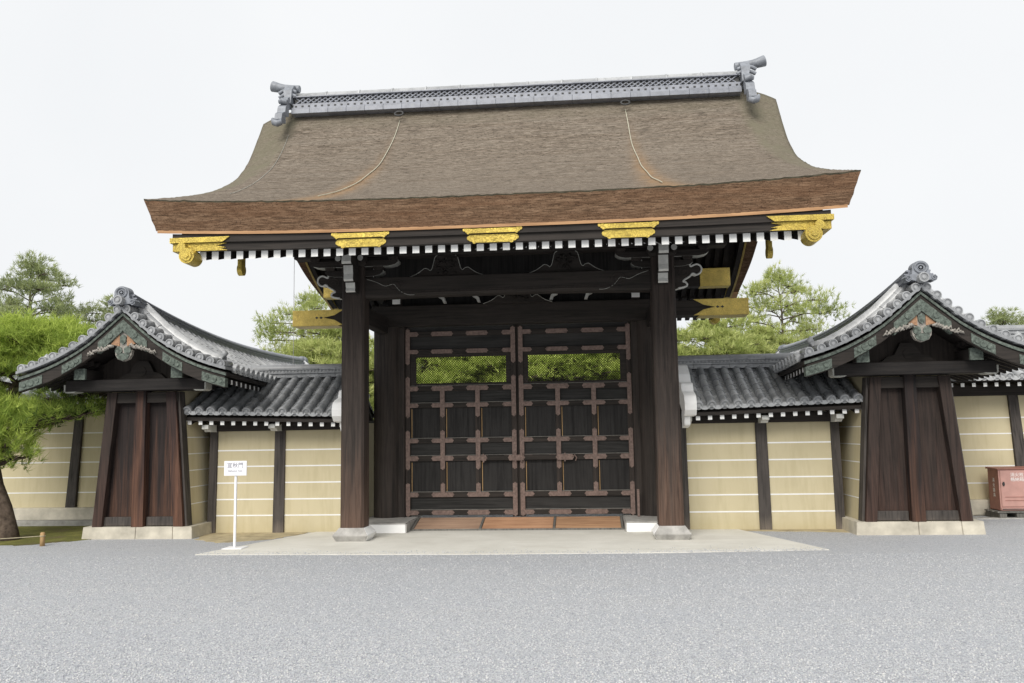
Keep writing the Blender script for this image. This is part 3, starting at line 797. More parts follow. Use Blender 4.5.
# doors
RAILS = [(3.30, 3.39), (2.99, 3.075), (2.335, 2.43), (2.045, 2.13), (1.43, 1.515), (1.12, 1.215), (.50, .59), (.195, .285)]
COLS = [(0, .087), (.612, .702), (1.232, 1.322), (1.865, 1.955)]
def plate_h(u0, u1, z0, z1):
    m = (z0 + z1) / 2; h = (z1 - z0) / 2
    return [(u0 + .028, m - h), (u1 - .028, m - h), (u1 - .02, m - h * .5), (u1, m), (u1 - .02, m + h * .5), (u1 - .028, m + h), (u0 + .028, m + h), (u0 + .02, m + h * .5), (u0, m), (u0 + .02, m - h * .5)]
for s in (-1, 1):
    U = lambda u: s * (1.975 - u)                          # u runs from the outer edge to the meeting edge
    mb = MB()
    for (a, b), (z0, z1) in zip(COLS, [(.165, 3.46), (.59, 2.34), (.59, 2.34), (.165, 3.46)]):
        mb.box(U(a), U(b), 1.75, 1.82, z0, z1)
    door = mb.build('door', 'dark_wood_v', gate, bevel=.004)
    for z0, z1 in RAILS:
        mb = MB(); mb.box(U(.088), U(1.864), 1.753, 1.81, z0, z1); rl = mb.build('rail', 'dark_wood_h', door, bevel=.004)
        if z0 < 2.5: mb = MB(); mb.box(U(.088), U(1.864), 1.7535, 1.789, z1 + .0005, z1 + .008); mb.build('rail_highlight', 'highlight_grey', rl)  # pale strip along the rail top, a highlight painted in as colour
    # panels
    for z0, z1, split in ((3.075, 3.30, 0), (2.13, 2.335, 1), (1.515, 2.045, 1), (1.215, 1.43, 1), (.59, 1.12, 1), (.285, .50, 0), (3.39, 3.46, 0)):
        cells = [(.087, .612), (.702, 1.232), (1.322, 1.865)] if split else [(.087, 1.865)]
        for a, b in cells:
            mb = MB(); mb.box(U(a), U(b), 1.79, 1.806, z0, z1); mb.build('panel', 'panel_wood' if z1 - z0 > .4 else 'panel_wood_h', door)
            if z1 - z0 > .5:
                mb = MB(); mb.box(U(a + .016 if s < 0 else b - .028), U(a + .028 if s < 0 else b - .016), 1.782, 1.79, z0, z1 - .02); mb.build('strip', 'tan_wood_gap_light', door)  # narrow tan strip painted as light coming through the panel gap
    # lattice window
    mb = MB(); mb.box(U(.087), U(.19), 1.762, 1.80, 2.432, 2.99); mb.box(U(1.78), U(1.865), 1.762, 1.80, 2.432, 2.99)
    mb.box(U(.19), U(1.78), 1.764, 1.80, 2.432, 2.475); mb.box(U(.19), U(1.78), 1.764, 1.80, 2.935, 2.99)
    mb.build('window_frame', 'dark_wood_h', door, bevel=.004)
    mb = MB(); st = .043; w = .0038
    u0, u1, z0, z1 = .19, 1.78, 2.475, 2.935
    for dirn in (1, -1):
        k = -20
        for k in range(-16, 58):
            c = u0 + k * st
            pts = []
            for zz in (z0, z1):
                pass
            # line u = c + dirn*(z - z0) (or mirrored), clipped to the frame
            ua, ub = (c, c + (z1 - z0)) if dirn > 0 else (c + (z1 - z0), c)
            za, zb = z0, z1
            def clip(ua, za, ub, zb):
                if max(ua, ub) <= u0 or min(ua, ub) >= u1: return None
                du = ub - ua; dz = zb - za
                t0, t1 = 0.0, 1.0
                for lo, hi in ((u0, u1),):
                    ta, tb = (lo - ua) / du, (hi - ua) / du
                    if ta > tb: ta, tb = tb, ta
                    t0, t1 = max(t0, ta), min(t1, tb)
                if t1 - t0 < .01: return None
                return ua + du * t0, za + dz * t0, ua + du * t1, za + dz * t1
            q = clip(ua, za, ub, zb)
            if not q: continue
            a, b, c2, d = q; n = Vector((-(d - b), c2 - a)).normalized() * w
            pol = [(U(a + n.x), b + n.y), (U(a - n.x), b - n.y), (U(c2 - n.x), d - n.y), (U(c2 + n.x), d + n.y)]
            mb.extrude(pol, XZ, 1.775 if dirn > 0 else 1.7865, 1.786 if dirn > 0 else 1.798)
    mb.build('lattice_window', 'dark_wood_h', door)
    # bronze fittings
    groups = [((0, 1), 3.455, 2.80, None), ((2, 3), 2.60, 1.87, 2.43), ((4, 5), 1.66, .965, 1.66), ((6, 7), .755, .168, .755)]
    for ci, (a, b) in enumerate(COLS):
        edge = ci in (0, 3)
        for gi, (rr, zt, zb, zm) in enumerate(groups):
            mb = MB()
            pad = .006
            if edge:
                mb.extrude([(U(x), z) for z, x in [(p, q) for q, p in [(y, x) for x, y in plate_h(zb, zt, a + pad, b - pad)]]] if False else [(U(y), x) for x, y in plate_h(zb, zt, a + pad, b - pad)], XZ, 1.738, 1.7495)
            elif zm:
                bot = zb if gi != 3 else .505
                mb.extrude([(U(y), x) for x, y in plate_h(bot, zm, a + pad, b - pad)], XZ, 1.738, 1.7495)
            for ri in rr:
                z0, z1 = RAILS[ri]
                if mb.v and not (edge or zm): mb.build('metal_fitting', 'bronze', door, bevel=.002); mb = MB()
                if mb.v and gi == 3 and ri == 7 and not edge: mb.build('metal_fitting', 'bronze', door, bevel=.002); mb = MB()
                c0, c1 = (a - .16, b + .155)
                if ci == 0: c0 = .02
                if ci == 3: c1 = 1.94
                mb.extrude([(U(x), z) for x, z in plate_h(c0, c1, z0 + .006, z1 - .006)], XZ, 1.742, 1.7525)
            mb.build('metal_fitting', 'bronze', door, bevel=.002)
mb = MB(); mb.box(-.028, .028, 1.795, 1.85, .165, 3.47); mb.build('door_stop', 'dark_wood_v', gate)
mb = MB(); mb.box(-.62, .93, 1.695, 1.735, 1.128, 1.205); lb = mb.build('latch_bar', 'dark_wood_h', gate, bevel=.004)
mb = MB()
for a0, a1 in ((-.66, -.53), (-.18, .12), (.64, .96)): mb.extrude(plate_h(a0, a1, 1.118, 1.215)[::-1], XZ, 1.684, 1.74)
for xx in (-.60, -.05, .06, .80): mb.box(xx - .012, xx + .012, 1.678, 1.75, 1.09, 1.235)
mb.tube([(.93, 1.69, 1.17), (.97, 1.66, 1.2), (1.0, 1.67, 1.15), (.98, 1.69, 1.10)], .012, 8)
mb.build('metal_fitting', 'bronze', lb, bevel=.002)
# threshold
mb = MB(); mb.extrude([(1.14, .012), (1.74, .012), (1.74, .14), (1.70, .14)], YZ, -1.745, 1.745); thr = mb.build('threshold', 'grey_wood', gate)
slope = lambda y, h: .03 + (y - 1.12) / .56 * .118 + h
for k, (a, b) in enumerate(((-1.70, -.62), (-.575, .59), (.635, 1.70))):
    mb = MB(); mb.loft([[(a, 1.12, slope(1.12, -.01)), (b, 1.12, slope(1.12, -.01)), (b, 1.12, slope(1.12, .012)), (a, 1.12, slope(1.12, .012))], [(a, 1.69, slope(1.69, -.01)), (b, 1.69, slope(1.69, -.01)), (b, 1.69, slope(1.69, .012)), (a, 1.69, slope(1.69, .012))]])
    m2 = wood('bare_board', *(((.30, .19, .13), (.55, .37, .26)), ((.38, .19, .105), (.68, .40, .24)), ((.34, .18, .10), (.62, .38, .22)))[k], 'X')
    mb.build('threshold_board', m2, gate, bevel=.004)
for a in (-1.72, -.597, .612, 1.72):
    mb = MB(); mb.loft([[(a - .018, 1.10, .014), (a + .018, 1.10, .014), (a + .018, 1.10, .052), (a - .018, 1.10, .052)], [(a - .018, 1.70, .10), (a + .018, 1.70, .10), (a + .018, 1.70, .178), (a - .018, 1.70, .178)]]); mb.build('threshold_batten', 'grey_wood', gate, bevel=.003)
mb = MB(); mb.box(-1.74, 1.74, 1.07, 1.098, .012, .04); mb.build('threshold_batten', 'grey_wood', gate, bevel=.003)

# tiled ridge
def lift(m, dz):
    m.v = [(p[0], p[1], p[2] + dz) for p in m.v]; return m
mb = MB(); r = random.Random(2)
for z0, z1, h in ((7.36, 7.44, .31), (7.443, 7.478, .29), (7.545, 7.565, .25), (7.70, 7.722, .23)):
    x = -4.02
    while x < 4.02:
        x2 = min(4.02, x + .34)
        mb.box(x, x2 - .004, YR - h, YR + h, z0, z1, 0, tint=r.uniform(.45, .9)); x = x2
mb.box(-4.0, 4.0, YR - .255, YR + .255, 7.478, 7.545, 0, tint=.75)
for i in range(66):
    x = -3.95 + i * .1215
    for sg in (-1, 1): mb.box(x - .02, x + .02, YR + sg * .255 - .008, YR + sg * .255 + .008, 7.498, 7.526, 1)
mb.box(-4.0, 4.0, YR - .175, YR + .175, 7.565, 7.70, 1)
for i in range(-2, 78):                                     # net band of crossed bars
    for dirn in (1, -1):
        xa = -4.0 + i * .105
        xb = xa + .19 * dirn
        if min(xa, xb) < -4.0 or max(xa, xb) > 4.0: continue
        for sg in (-1, 1): mb.tube([(xa, YR + sg * (.186 + .006 * dirn), 7.566), (xb, YR + sg * (.186 + .006 * dirn), 7.70)], .0125, 6, 0, tint=.9)
rdg = lift(mb, .055).build('tiled_ridge', ['tile_blue', 'iron'], gate, bevel=.003)
mb = MB(); x = -4.05
while x < 4.05:
    x2 = min(4.05, x + .62); t = r.uniform(.5, .9)
    mb.tube([(x, YR, 7.735), (x2 - .03, YR, 7.735), (x2 - .03, YR, 7.735), (x2, YR, 7.735)], [.125, .125, .136, .136], 18, 0, tint=t); x = x2
lift(mb, .055).build('ridge_cap', 'tile_pale', rdg)
# demon-tile ends
for s in (-1, 1):
    mb = MB()
    f = lambda a, b, d: (s * d, YR + a, b)
    pol = [(-.32, 7.55), (-.27, 7.83), (-.16, 7.95), (0, 8.0), (.16, 7.95), (.27, 7.83), (.32, 7.55)]
    mb.extrude(pol, f, 4.03, 4.19)
    # curled feet running down both slopes, in steps
    for k, (a0, a1, z0, z1, d0, d1) in enumerate(((.22, .44, 7.42, 7.70, 4.07, 4.26), (.36, .56, 7.23, 7.50, 4.05, 4.29), (.50, .72, 7.05, 7.31, 4.06, 4.27))):
        for sg in (-1, 1):
            pol = [(sg * a0, z0 + .05), (sg * a0, z1 - .05), (sg * (a0 + .05), z1), (sg * (a1 - .04), z1 - .08), (sg * a1, z0 + .06), (sg * (a1 - .06), z0)]
            mb.extrude(pol if sg * s > 0 else pol[::-1], f, d0, d1)
    for sg in (-1, 1):
        mb.tube([(s * 4.05, YR + sg * .70, 7.06), (s * 4.16, YR + sg * .74, 7.02), (s * 4.29, YR + sg * .72, 7.05), (s * 4.33, YR + sg * .69, 7.12)], [.05, .06, .06, .045], 10)
        mb.tube([(s * 4.05, YR + sg * .45, 7.52), (s * 4.2, YR + sg * .47, 7.55), (s * 4.30, YR + sg * .46, 7.53)], [.05, .055, .04], 10)
    mb.v = [(s * (4.03 + (abs(p[0]) - 4.03) * .62) if abs(p[0]) > 4.03 and p[2] < 7.72 else p[0], p[1], p[2]) for p in mb.v]
    # chevron courses below the crest roll
    for zz, w, o0 in ((7.86, .17, 3.98), (7.76, .21, 3.96)):
        mb.tube([(s * o0, YR - w, zz - .04), (s * (o0 + .14), YR - w, zz + .03), (s * (o0 + .26), YR - w, zz - .01), (s * (o0 + .33), YR - w, zz - .05)], .035, 8)
        mb.tube([(s * o0, YR + w, zz - .04), (s * (o0 + .14), YR + w, zz + .03), (s * (o0 + .26), YR + w, zz - .01), (s * (o0 + .33), YR + w, zz - .05)], .035, 8)
    mb.cyl((s * 4.19, YR, 7.72), .11, 'X', -.02, .03, 20)
    # crest roll pointing outwards and up
    mb.tube([(s * 3.97, YR, 7.95), (s * 4.14, YR, 7.965), (s * 4.28, YR, 7.985), (s * 4.36, YR, 7.995), (s * 4.50, YR, 8.035)], [.07, .07, .072, .085, .10], 16)
    lift(mb, .055).build('ridge_end_tile', 'lead', gate, bevel=.015)

# lightning conductors lying on the thatch
for wx0, wx1 in ((-2.02, -2.48), (2.0, 2.28)):
    pts = [(lerp(wx0, wx1, t) + .006 * math.sin(t * 23), lerp(1.56, -1.6, t), roofz(lerp(wx0, wx1, t), lerp(1.56, -1.6, t)) + .02) for t in np.linspace(0, 1, 60)]
    mb = MB(); mb.tube(pts, .008, 6)
    w = mb.build('conductor_wire', 'wire', gate)
    mb = MB(); c = Vector((wx0, 1.50, 7.30))
    mb.tube([(c.x + .075 * math.cos(t), c.y - .03 + .02 * math.sin(t), c.z + .045 * math.sin(t)) for t in np.linspace(0, 2 * math.pi, 18)], .016, 8)
    mb.build('ring', 'iron', w)
for s in (-1,):
    pts = [(s * (4.02), lerp(1.4, -1.0, t), roofz(s * 4.02, lerp(1.4, -1.0, t)) + .012) for t in np.linspace(0, 1, 30)]
    mb = MB(); mb.tube(pts, .004, 5); mb.build('conductor_wire', 'dull_white', gate)
mb = MB(); mb.tube([(-4.17, 2.2, 5.3), (-4.165, 2.2, 3.0), (-4.16, 2.2, 2.4)], .005, 5); mb.build('conductor_wire', 'thin_wire', gate)

# ------------------------------------------------------------------ tiled roofs (shared builder)
def tile_slope(mb, org, eu, es, u0, u1, prof, pitch, rad, zoff, nt=9, seed=1, first=.5, antefix=True, m=0, mp=0, pan_front=True):
    """rows of round tiles running down a slope. org: origin; eu: ridge direction; es: horizontal downslope direction;
    prof: list of (distance, z); zoff(u, d)"""
    r = random.Random(seed)
    org, eu, es = Vector(org), Vector(eu), Vector(es)
    pd = [p[0] for p in prof]; pz = [p[1] for p in prof]; D = pd[-1]
    def pos(u, d, h=0.0, off=0.0):
        z = float(np.interp(d, pd, pz)); z2 = float(np.interp(min(D, d + .02), pd, pz)); z1 = float(np.interp(max(0, d - .02), pd, pz))
        sl = (z2 - z1) / (min(D, d + .02) - max(0, d - .02))
        n = Vector((0, 0, 1)) - es * sl; n.normalize()
        p = org + eu * u + es * d; p.z += z + zoff(u, d)
        return p + n * h, n
    n_rows = int(round((u1 - u0) / pitch)); pitch = (u1 - u0) / n_rows
    flip = eu.cross(es).z < 0
    ds = [D * k / nt for k in range(nt + 1)]
    for i in range(n_rows + 1):                              # pans
        if i < n_rows:
            ua = u0 + i * pitch; us = [ua, ua + pitch * .3, ua + pitch * .5, ua + pitch * .7, ua + pitch]; hs = [.0, -.018, -.024, -.018, .0]
            for k in range(nt * 2):
                da, db = D * k / (nt * 2), D * (k + 1) / (nt * 2)
                t = r.uniform(.1, .8)
                va = [pos(u, da, h + .0)[0] for u, h in zip(us, hs)]; vb = [pos(u, db, h + .016)[0] for u, h in zip(us, hs)]
                vc = [pos(u, db, h - .004)[0] for u, h in zip(us, hs)]
                for q in range(4):
                    f = [(0, 1, 2, 3)] if not flip else [(3, 2, 1, 0)]
                    mb.add([va[q], va[q + 1], vb[q + 1], vb[q]], f, mp, True, t)
                    mb.add([vb[q], vb[q + 1], vc[q + 1], vc[q]], f, mp, False, t * .7)
            if pan_front:                                    # curved eave tile face
                va = [pos(u, D + .012, h + .02)[0] for u, h in zip(us, hs)]; vb = [p - Vector((0, 0, .06 if 0 < j < 4 else .03)) for j, p in enumerate(va)]
                for q in range(4): mb.add([va[q], va[q + 1], vb[q + 1], vb[q]], [(0, 1, 2, 3)] if not flip else [(3, 2, 1, 0)], mp, False, .5)
                vt = [pos(u, D - .03, h + .02)[0] for u, h in zip(us, hs)]
                for q in range(4): mb.add([vt[q], vt[q + 1], va[q + 1], va[q]], [(0, 1, 2, 3)] if not flip else [(3, 2, 1, 0)], mp, True, .5)
        u = u0 + i * pitch                                   # rolls
        NS = 8
        for k in range(nt):
            da, db = ds[k], ds[k + 1]; t = r.uniform(.15, 1.0); j = r.uniform(-.004, .004)
            ra, rb = rad * .90, rad * 1.0
            ring = []
            for d, rr in ((da, ra), (db, rb), (db, rb * .9)):
                c, n = pos(u + j, d, .012)
                ring.append([c + eu * (rr * math.cos(a)) + n * (rr * math.sin(a)) for a in np.linspace(-.35, math.pi + .35, NS + 1)])
            vs = ring[0] + ring[1] + ring[2]; q = NS + 1
            fs = [(e, e + 1, q + e + 1, q + e) for e in range(NS)]
            fs = fs if not flip else [x[::-1] for x in fs]
            mb.add(vs, fs, m, True, t)
            mb.add(vs, [tuple(x + q for x in ff) for ff in fs], m, False, t * .6)
        if antefix:
            c, n = pos(u, D, .012); ax = (pos(u, D)[0] - pos(u, D - .05)[0]).normalized()
            disc(mb, c + ax * .015, ax, rad * 1.08, m, r.uniform(.45, .9))
    return pos

def disc(mb, c, ax, rad, m=0, tint=.6, depth=.05, nseg=18):
    """round end tile with a raised rim and a boss"""
    ax = Vector(ax).normalized(); a = ax.orthogonal().normalized(); b = ax.cross(a)
    def ring(r, d): return [c + ax * d + (a * math.cos(2 * math.pi * k / nseg) + b * math.sin(2 * math.pi * k / nseg)) * r for k in range(nseg)]
    rings = [ring(rad, -depth), ring(rad, .0), ring(rad * .93, .010), ring(rad * .76, .010), ring(rad * .72, .0), ring(rad * .42, .0), ring(rad * .36, .012), ring(rad * .05, .014)]
    vs = [p for q in rings for p in q]
    for i in range(len(rings) - 1):
        t = tint if i not in (3, 4) else tint * .45
        mb.add(vs[i * nseg:(i + 2) * nseg], [(k, (k + 1) % nseg, nseg + (k + 1) % nseg, nseg + k) for k in range(nseg)], m, i == 0, t)
    mb.add(rings[-1], [tuple(range(nseg))], m, False, tint)

# ------------------------------------------------------------------ sleeve walls beside the gate
def sleeve_wall(s):
    side = 'left' if s < 0 else 'right'
    lab = {-1: 'short cream lined wall under grey tiles directly behind the white sign',
           1: 'short cream lined wall under grey tiles between the gate and the gable nearer the red cabinet'}[s]
    t = thing('roofed_wall', (s * 3.9, 1.8, 0), lab, 'wall', 'short tiled walls joining the gate')
    X = lambda a, b: (min(s * a, s * b), max(s * a, s * b))
    x0, x1 = X(2.66, 5.10)
    mb = MB(); mb.loft([[(x0, 1.04, 0), (x1, 1.04, 0), (x1, 2.56, 0), (x0, 2.56, 0)], [(x0, 1.08, 1.80), (x1, 1.08, 1.80), (x1, 2.52, 1.80), (x0, 2.52, 1.80)]])
    mb.build('plaster', 'plaster', t)
    mb = MB()
    for z in (1.366, 1.098, .824, .551, .285): 
        y = 1.04 + .04 * z / 1.8
        mb.box(x0 + .02, x1 - .02, y - .0035, y + .02, z - .011, z + .011)
    mb.build('painted_line', 'white_paint', t)
    for a, b in ((2.69, 2.79), (3.86, 4.075), (5.04, 5.20)):
        w = (b - a) / 2 * .88; c = (a + b) / 2
        mb = MB(); c0, c1 = s * (c - .0), s * c
        mb.loft([[(c0 - w, 1.0, 0.0), (c0 + w, 1.0, 0), (c0 + w, 1.1, 0), (c0 - w, 1.1, 0)], [(c1 - w * .95, 1.045, 1.72), (c1 + w * .95, 1.045, 1.72), (c1 + w * .95, 1.14, 1.72), (c1 - w * .95, 1.14, 1.72)]])
        mb.build('post', 'grey_post', t, bevel=.006)
    mb = MB(); a, b = X(2.68, 5.10); mb.box(a, b, .98, 2.62, 1.69, 1.845); mb.build('beam', 'dark_wood_h', t, bevel=.006)
    # eave edge board, rafters, corbels
    rise = lambda x: 1.885 + .075 * max(0, (abs(x) - 2.8) / 2.6)
    for sg, yc in ((1, .0), (-1, 3.6)):
        mb = MB()
        N = 12; rings = []
        for i in range(N + 1):
            x = lerp(s * 2.86, s * 5.56, i / N); z = rise(x)
            y0 = .56 if sg > 0 else 3.04; y1 = 1.8
            rings.append([(x, y0, z - .085), (x, y0, z - .03), (x, y1, 2.52), (x, y1, 2.46)] if (sg > 0) == (s > 0) else [(x, y0, z - .085), (x, y1, 2.46), (x, y1, 2.52), (x, y0, z - .03)])
        mb.loft(rings); mb.build('eave_boarding', 'dark_wood_h', t)
    mb = MB(); base = None
    for i in range(14):
        x = s * (2.92 + i * .186)
        z = rise(x) - .115
        if base is None:
            mb = MB(); P = [(x - .032, .60, z - .035), (x + .032, .60, z - .035), (x + .032, .60, z + .03), (x - .032, .60, z + .03), (x - .032, 1.2, z + .12), (x + .032, 1.2, z + .12), (x + .032, 1.2, z + .19), (x - .032, 1.2, z + .19)]
            mb.add(P, [(0, 1, 2, 3)], 1); mb.add(P, [(4, 7, 6, 5), (0, 4, 5, 1), (1, 5, 6, 2), (2, 6, 7, 3), (3, 7, 4, 0)])
            base = mb.build('rafter', ['dark_wood_y', 'white_paint'], t); bz = z; bx = x
        else: copy_part(base, t, (x - bx, 0, z - bz))
    for a in (2.78, 3.97, 5.10):
        x = s * a; mb = MB()
        pol = [(.66, 1.80), (.66, 1.73), (.74, 1.72), (.78, 1.685), (1.0, 1.68), (1.0, 1.80)]
        mb.extrude(pol[::-1], YZ, x - .055, x + .055); mb.build('corbel', 'grey_white', t, bevel=.006)
    # tiles
    prof = [(0, 2.66), (.35, 2.46), (.8, 2.20), (1.3, 1.955)]
    zo = lambda u, d: (rise(u) - 1.885) * (d / 1.3)
    a, b = X(2.92, 5.53)
    mb = MB()
    tile_slope(mb, (0, 1.8, 0), (1, 0, 0), (0, -1, 0), a, b, prof, .2, .068, zo, 7, 11 + s, mp=1)
    tile_slope(mb, (0, 1.8, 0), (1, 0, 0), (0, 1, 0), a, b, prof, .2, .068, zo, 7, 21 + s, mp=1)
    mb.build('tiled_roof', ['tile', 'tile_pale'], t)
    # ridge courses
    mb = MB(); xx0, xx1 = X(2.72, 5.30); r = random.Random(5)
    for z0, z1, h in ((2.62, 2.685, .17), (2.688, 2.715, .20), (2.755, 2.785, .16)):
        x = xx0
        while x < xx1 - .01:
            x2 = min(xx1, x + .3); mb.box(x, x2 - .003, 1.8 - h, 1.8 + h, z0, z1, tint=r.uniform(.3, .8)); x = x2
    mb.box(xx0, xx1, 1.66, 1.94, 2.715, 2.755, tint=.4)
    x = xx0 + .03
    while x < xx1: mb.cyl((x, 1.655, 2.735), .016, 'Y', -.012, .012, 8, tint=.8); x += .062
    mb.tube([(xx0, 1.8, 2.79), (xx1, 1.8, 2.79)], .075, 14, tint=.6)
    mb.build('ridge', 'tile', t, bevel=.003)
    # thick white plastered verge against the gate
    mb = MB()
    pol = [(.42, 1.90), (.40, 2.0), (.46, 2.12), (.60, 2.17), (.74, 2.20), (.80, 2.33), (1.02, 2.36), (1.12, 2.50), (1.40, 2.66), (1.8, 2.72), (1.8, 2.4), (1.0, 1.98), (.62, 1.80), (.50, 1.82)]
    mb.extrude(pol[::-1], YZ, s * 2.70, s * 2.885)
    mb.extrude([(.62, 1.66), (.58, 1.79), (.95, 1.9), (.95, 1.62)], YZ, s * 2.71, s * 2.80)
    mb.build('plaster_verge', 'plaster_white', t, bevel=.03, seg=3)
for s in (-1, 1): sleeve_wall(s)

# ------------------------------------------------------------------ gabled wall ends
VP = [(0, 3.65), (.3, 3.39), (.54, 3.19), (.79, 3.03), (1.04, 2.90), (1.24, 2.815), (1.44, 2.745), (1.72, 2.665)]
def sori(y):
    q = (5.0 - y) / 5.0
    return .37 * q * q if q > 0 else .18 * q * q
def gable_wall(s):
    XC = -6.02 if s < 0 else 6.04
    lab = {-1: 'dark wood gabled wall end with tiled roof on a cream plinth, beside the pine trunk',
           1: 'dark wood gabled wall end with tiled roof on a cream plinth, beside the red cabinet'}[s]
    t = thing('gabled_wall', (XC, 3.9, 0), lab, 'wall', 'gabled wall ends flanking the gate')
    GY0, GY1 = -.35, 8.05
    # plinth in blocks
    mb = MB(); 
    for a, b in ((-.915, -.02), (-.015, .60), (.605, .925)):
        mb.loft([[(XC + s * 0 + a, .275, 0), (XC + b, .275, 0), (XC + b, 1.2, 0), (XC + a, 1.2, 0)], [(XC + a * .985, .29, .19), (XC + b * .985, .29, .19), (XC + b * .985, 1.2, .19), (XC + a * .985, 1.2, .19)]])
    mb.box(XC - .92, XC + .92, 1.2, 7.5, 0, .185)
    mb.build('plinth', 'stone_cream', t, bevel=.012)
    # tapering plaster body
    mb = MB(); mb.loft([[(XC - .775, .475, .18), (XC + .775, .475, .18), (XC + .775, 7.4, .18), (XC - .775, 7.4, .18)], [(XC - .59, .475, 2.42), (XC + .59, .475, 2.42), (XC + .59, 7.4, 2.42), (XC - .59, 7.4, 2.42)]])
    mb.build('plaster', 'plaster', t)
    mb = MB()
    for z in (1.87, 1.60, 1.33, 1.06, .79, .52):
        h = .775 - .185 * (z - .18) / 2.24
        for sg in (-1, 1): mb.box(XC + sg * (h - .02), XC + sg * (h + .004), .56, 7.2, z - .008, z + .008)
    mb.build('painted_line', 'white_paint', t)
    hw = lambda z: .785 - .195 * (z - .19) / 2.12
    # leaning posts and frame of the timber end
    def strip(name, a0, a1, y0, y1, z0, z1, m, top=None):
        """a0/a1: fractions of the half width at the bottom and top edges"""
        b0, b1 = a0; c0, c1 = a1
        mb = MB(); mb.loft([[(XC + b0, y0, z0), (XC + b1, y0, z0), (XC + b1, y1, z0), (XC + b0, y1, z0)], [(XC + c0, y0, z1), (XC + c1, y0, z1), (XC + c1, y1, z1), (XC + c0, y1, z1)]])
        return mb.build(name, m, t, bevel=.008)
    zb, zt = .19, 2.345
    for sg in (-1, 1):
        e = (sg * .76, sg * .60); f = (sg * .575, sg * .41)
        strip('post', tuple(sorted(e)), tuple(sorted(f)), .295, .47, zb, zt, 'red_wood' if s < 0 and sg > 0 else 'black_wood_v')
        q = (sg * .80, sg * .762); w2 = (sg * .615, sg * .577)
        strip('corner_board', tuple(sorted(q)), tuple(sorted(w2)), .36, .55, zb, zt, 'grey_post')
    strip('post', (-.10, .10), (-.085, .085), .285, .47, zb, zt + .02, 'red_wood' if s < 0 else 'red_panel')
    mb = MB(); mb.box(XC - .6, XC + .6, .325, .46, 2.17, 2.34); mb.build('lintel', 'dark_wood_h', t, bevel=.008)
    mb = MB(); mb.loft([[(XC - .72, .44, zb), (XC + .72, .44, zb), (XC + .72, .468, zb), (XC - .72, .468, zb)], [(XC - .55, .44, zt), (XC + .55, .44, zt), (XC + .55, .468, zt), (XC - .55, .468, zt)]])
    mb.build('panel', 'red_panel' if s < 0 else 'black_wood_v', t)
    for sg in (-1, 1):
        mb = MB(); mb.box(XC + sg * .118, XC + sg * .62, .36, .438, .2, .34)
        mb.build('bottom_rail', 'grey_post', t, bevel=.008)
    # shoulder beam with pale curved ends
    mb = MB(); mb.box(XC - 1.16, XC + 1.16, .08, .50, 2.36, 2.545); bm_ = mb.build('beam', 'black_wood_h', t, bevel=.012)
    for sg in (-1, 1):
        mb = MB(); pol = [(XC + sg * a, b) for a, b in [(.98, 2.362), (1.02, 2.340), (1.15, 2.338), (1.185, 2.365), (1.19, 2.47), (1.162, 2.47), (1.162, 2.358)]]
        mb.extrude(pol if sg < 0 else pol[::-1], XZ, .082, .3); mb.build('painted_end', 'dull_white', bm_, bevel=.004)
    # gable infill, small strut, purlins
    gz = lambda d: float(np.interp(abs(d), [p[0] for p in VP], [p[1] for p in VP])) - .215
    ds = np.linspace(-1.15, 1.15, 24)
    pol = [(XC + d, gz(d) - .05) for d in ds] + [(XC + 1.15, 2.5), (XC - 1.15, 2.5)]
    mb = MB(); mb.extrude(pol, XZ, .40, .50); mb.build('gable_board', 'dark_wood_v', t)
    half = [(0, .30), (.1, .30), (.16, .2), (.2, .12), (.3, .10), (.42, .0)]
    pol = [(XC + a, 2.547 + b) for a, b in half] + [(XC - a, 2.547 + b) for a, b in reversed(half[1:])]
    mb = MB(); mb.extrude(pol[::-1], XZ, .30, .40); mb.cyl((XC, .30, 2.68), .075, 'Y', -.012, .01, 18); mb.build('frog_leg_strut', 'dark_wood_h', t, bevel=.01)
    for sg in (-1, 1):
        mb = MB(); c = XC + sg * .80; mb.box(c - .085, c + .085, -.10, 7.8, 2.545, 2.70); p = mb.build('purlin', 'dark_wood_y', t, bevel=.008)
        mb = MB(); mb.box(c - .092, c + .092, -.13, -.08, 2.535, 2.712); mb.build('copper_cap', 'copper_green', p, bevel=.006)
    mb = MB(); mb.box(XC - .09, XC + .09, -.05, 7.8, 3.12, 3.3); mb.build('ridge_purlin', 'dark_wood_y', t, bevel=.008)
    # roof boarding under the tiles
    mb = MB(); rings = []
    dd = np.linspace(-1.70, 1.70, 35)
    ys = [GY0 + .04, .8, 2, 3.9, 6, GY1]
    zf = lambda y, d: -.025 * (s > 0) + (sori(y) - .42) * (1 - .62 * abs(d) / 1.72)
    for y in ys:
        up = [(XC + d, y, gz(d) + .165 + zf(y, d) - .03) for d in dd]; dn = [(XC + d, y, gz(d) + .105 + zf(y, d) - .03) for d in reversed(dd)]
        rings.append(up + dn)
    mb.loft(rings); mb.build('eave_boarding', 'dark_wood_y', t)
    # rafters along both eaves with white ends
    base = None
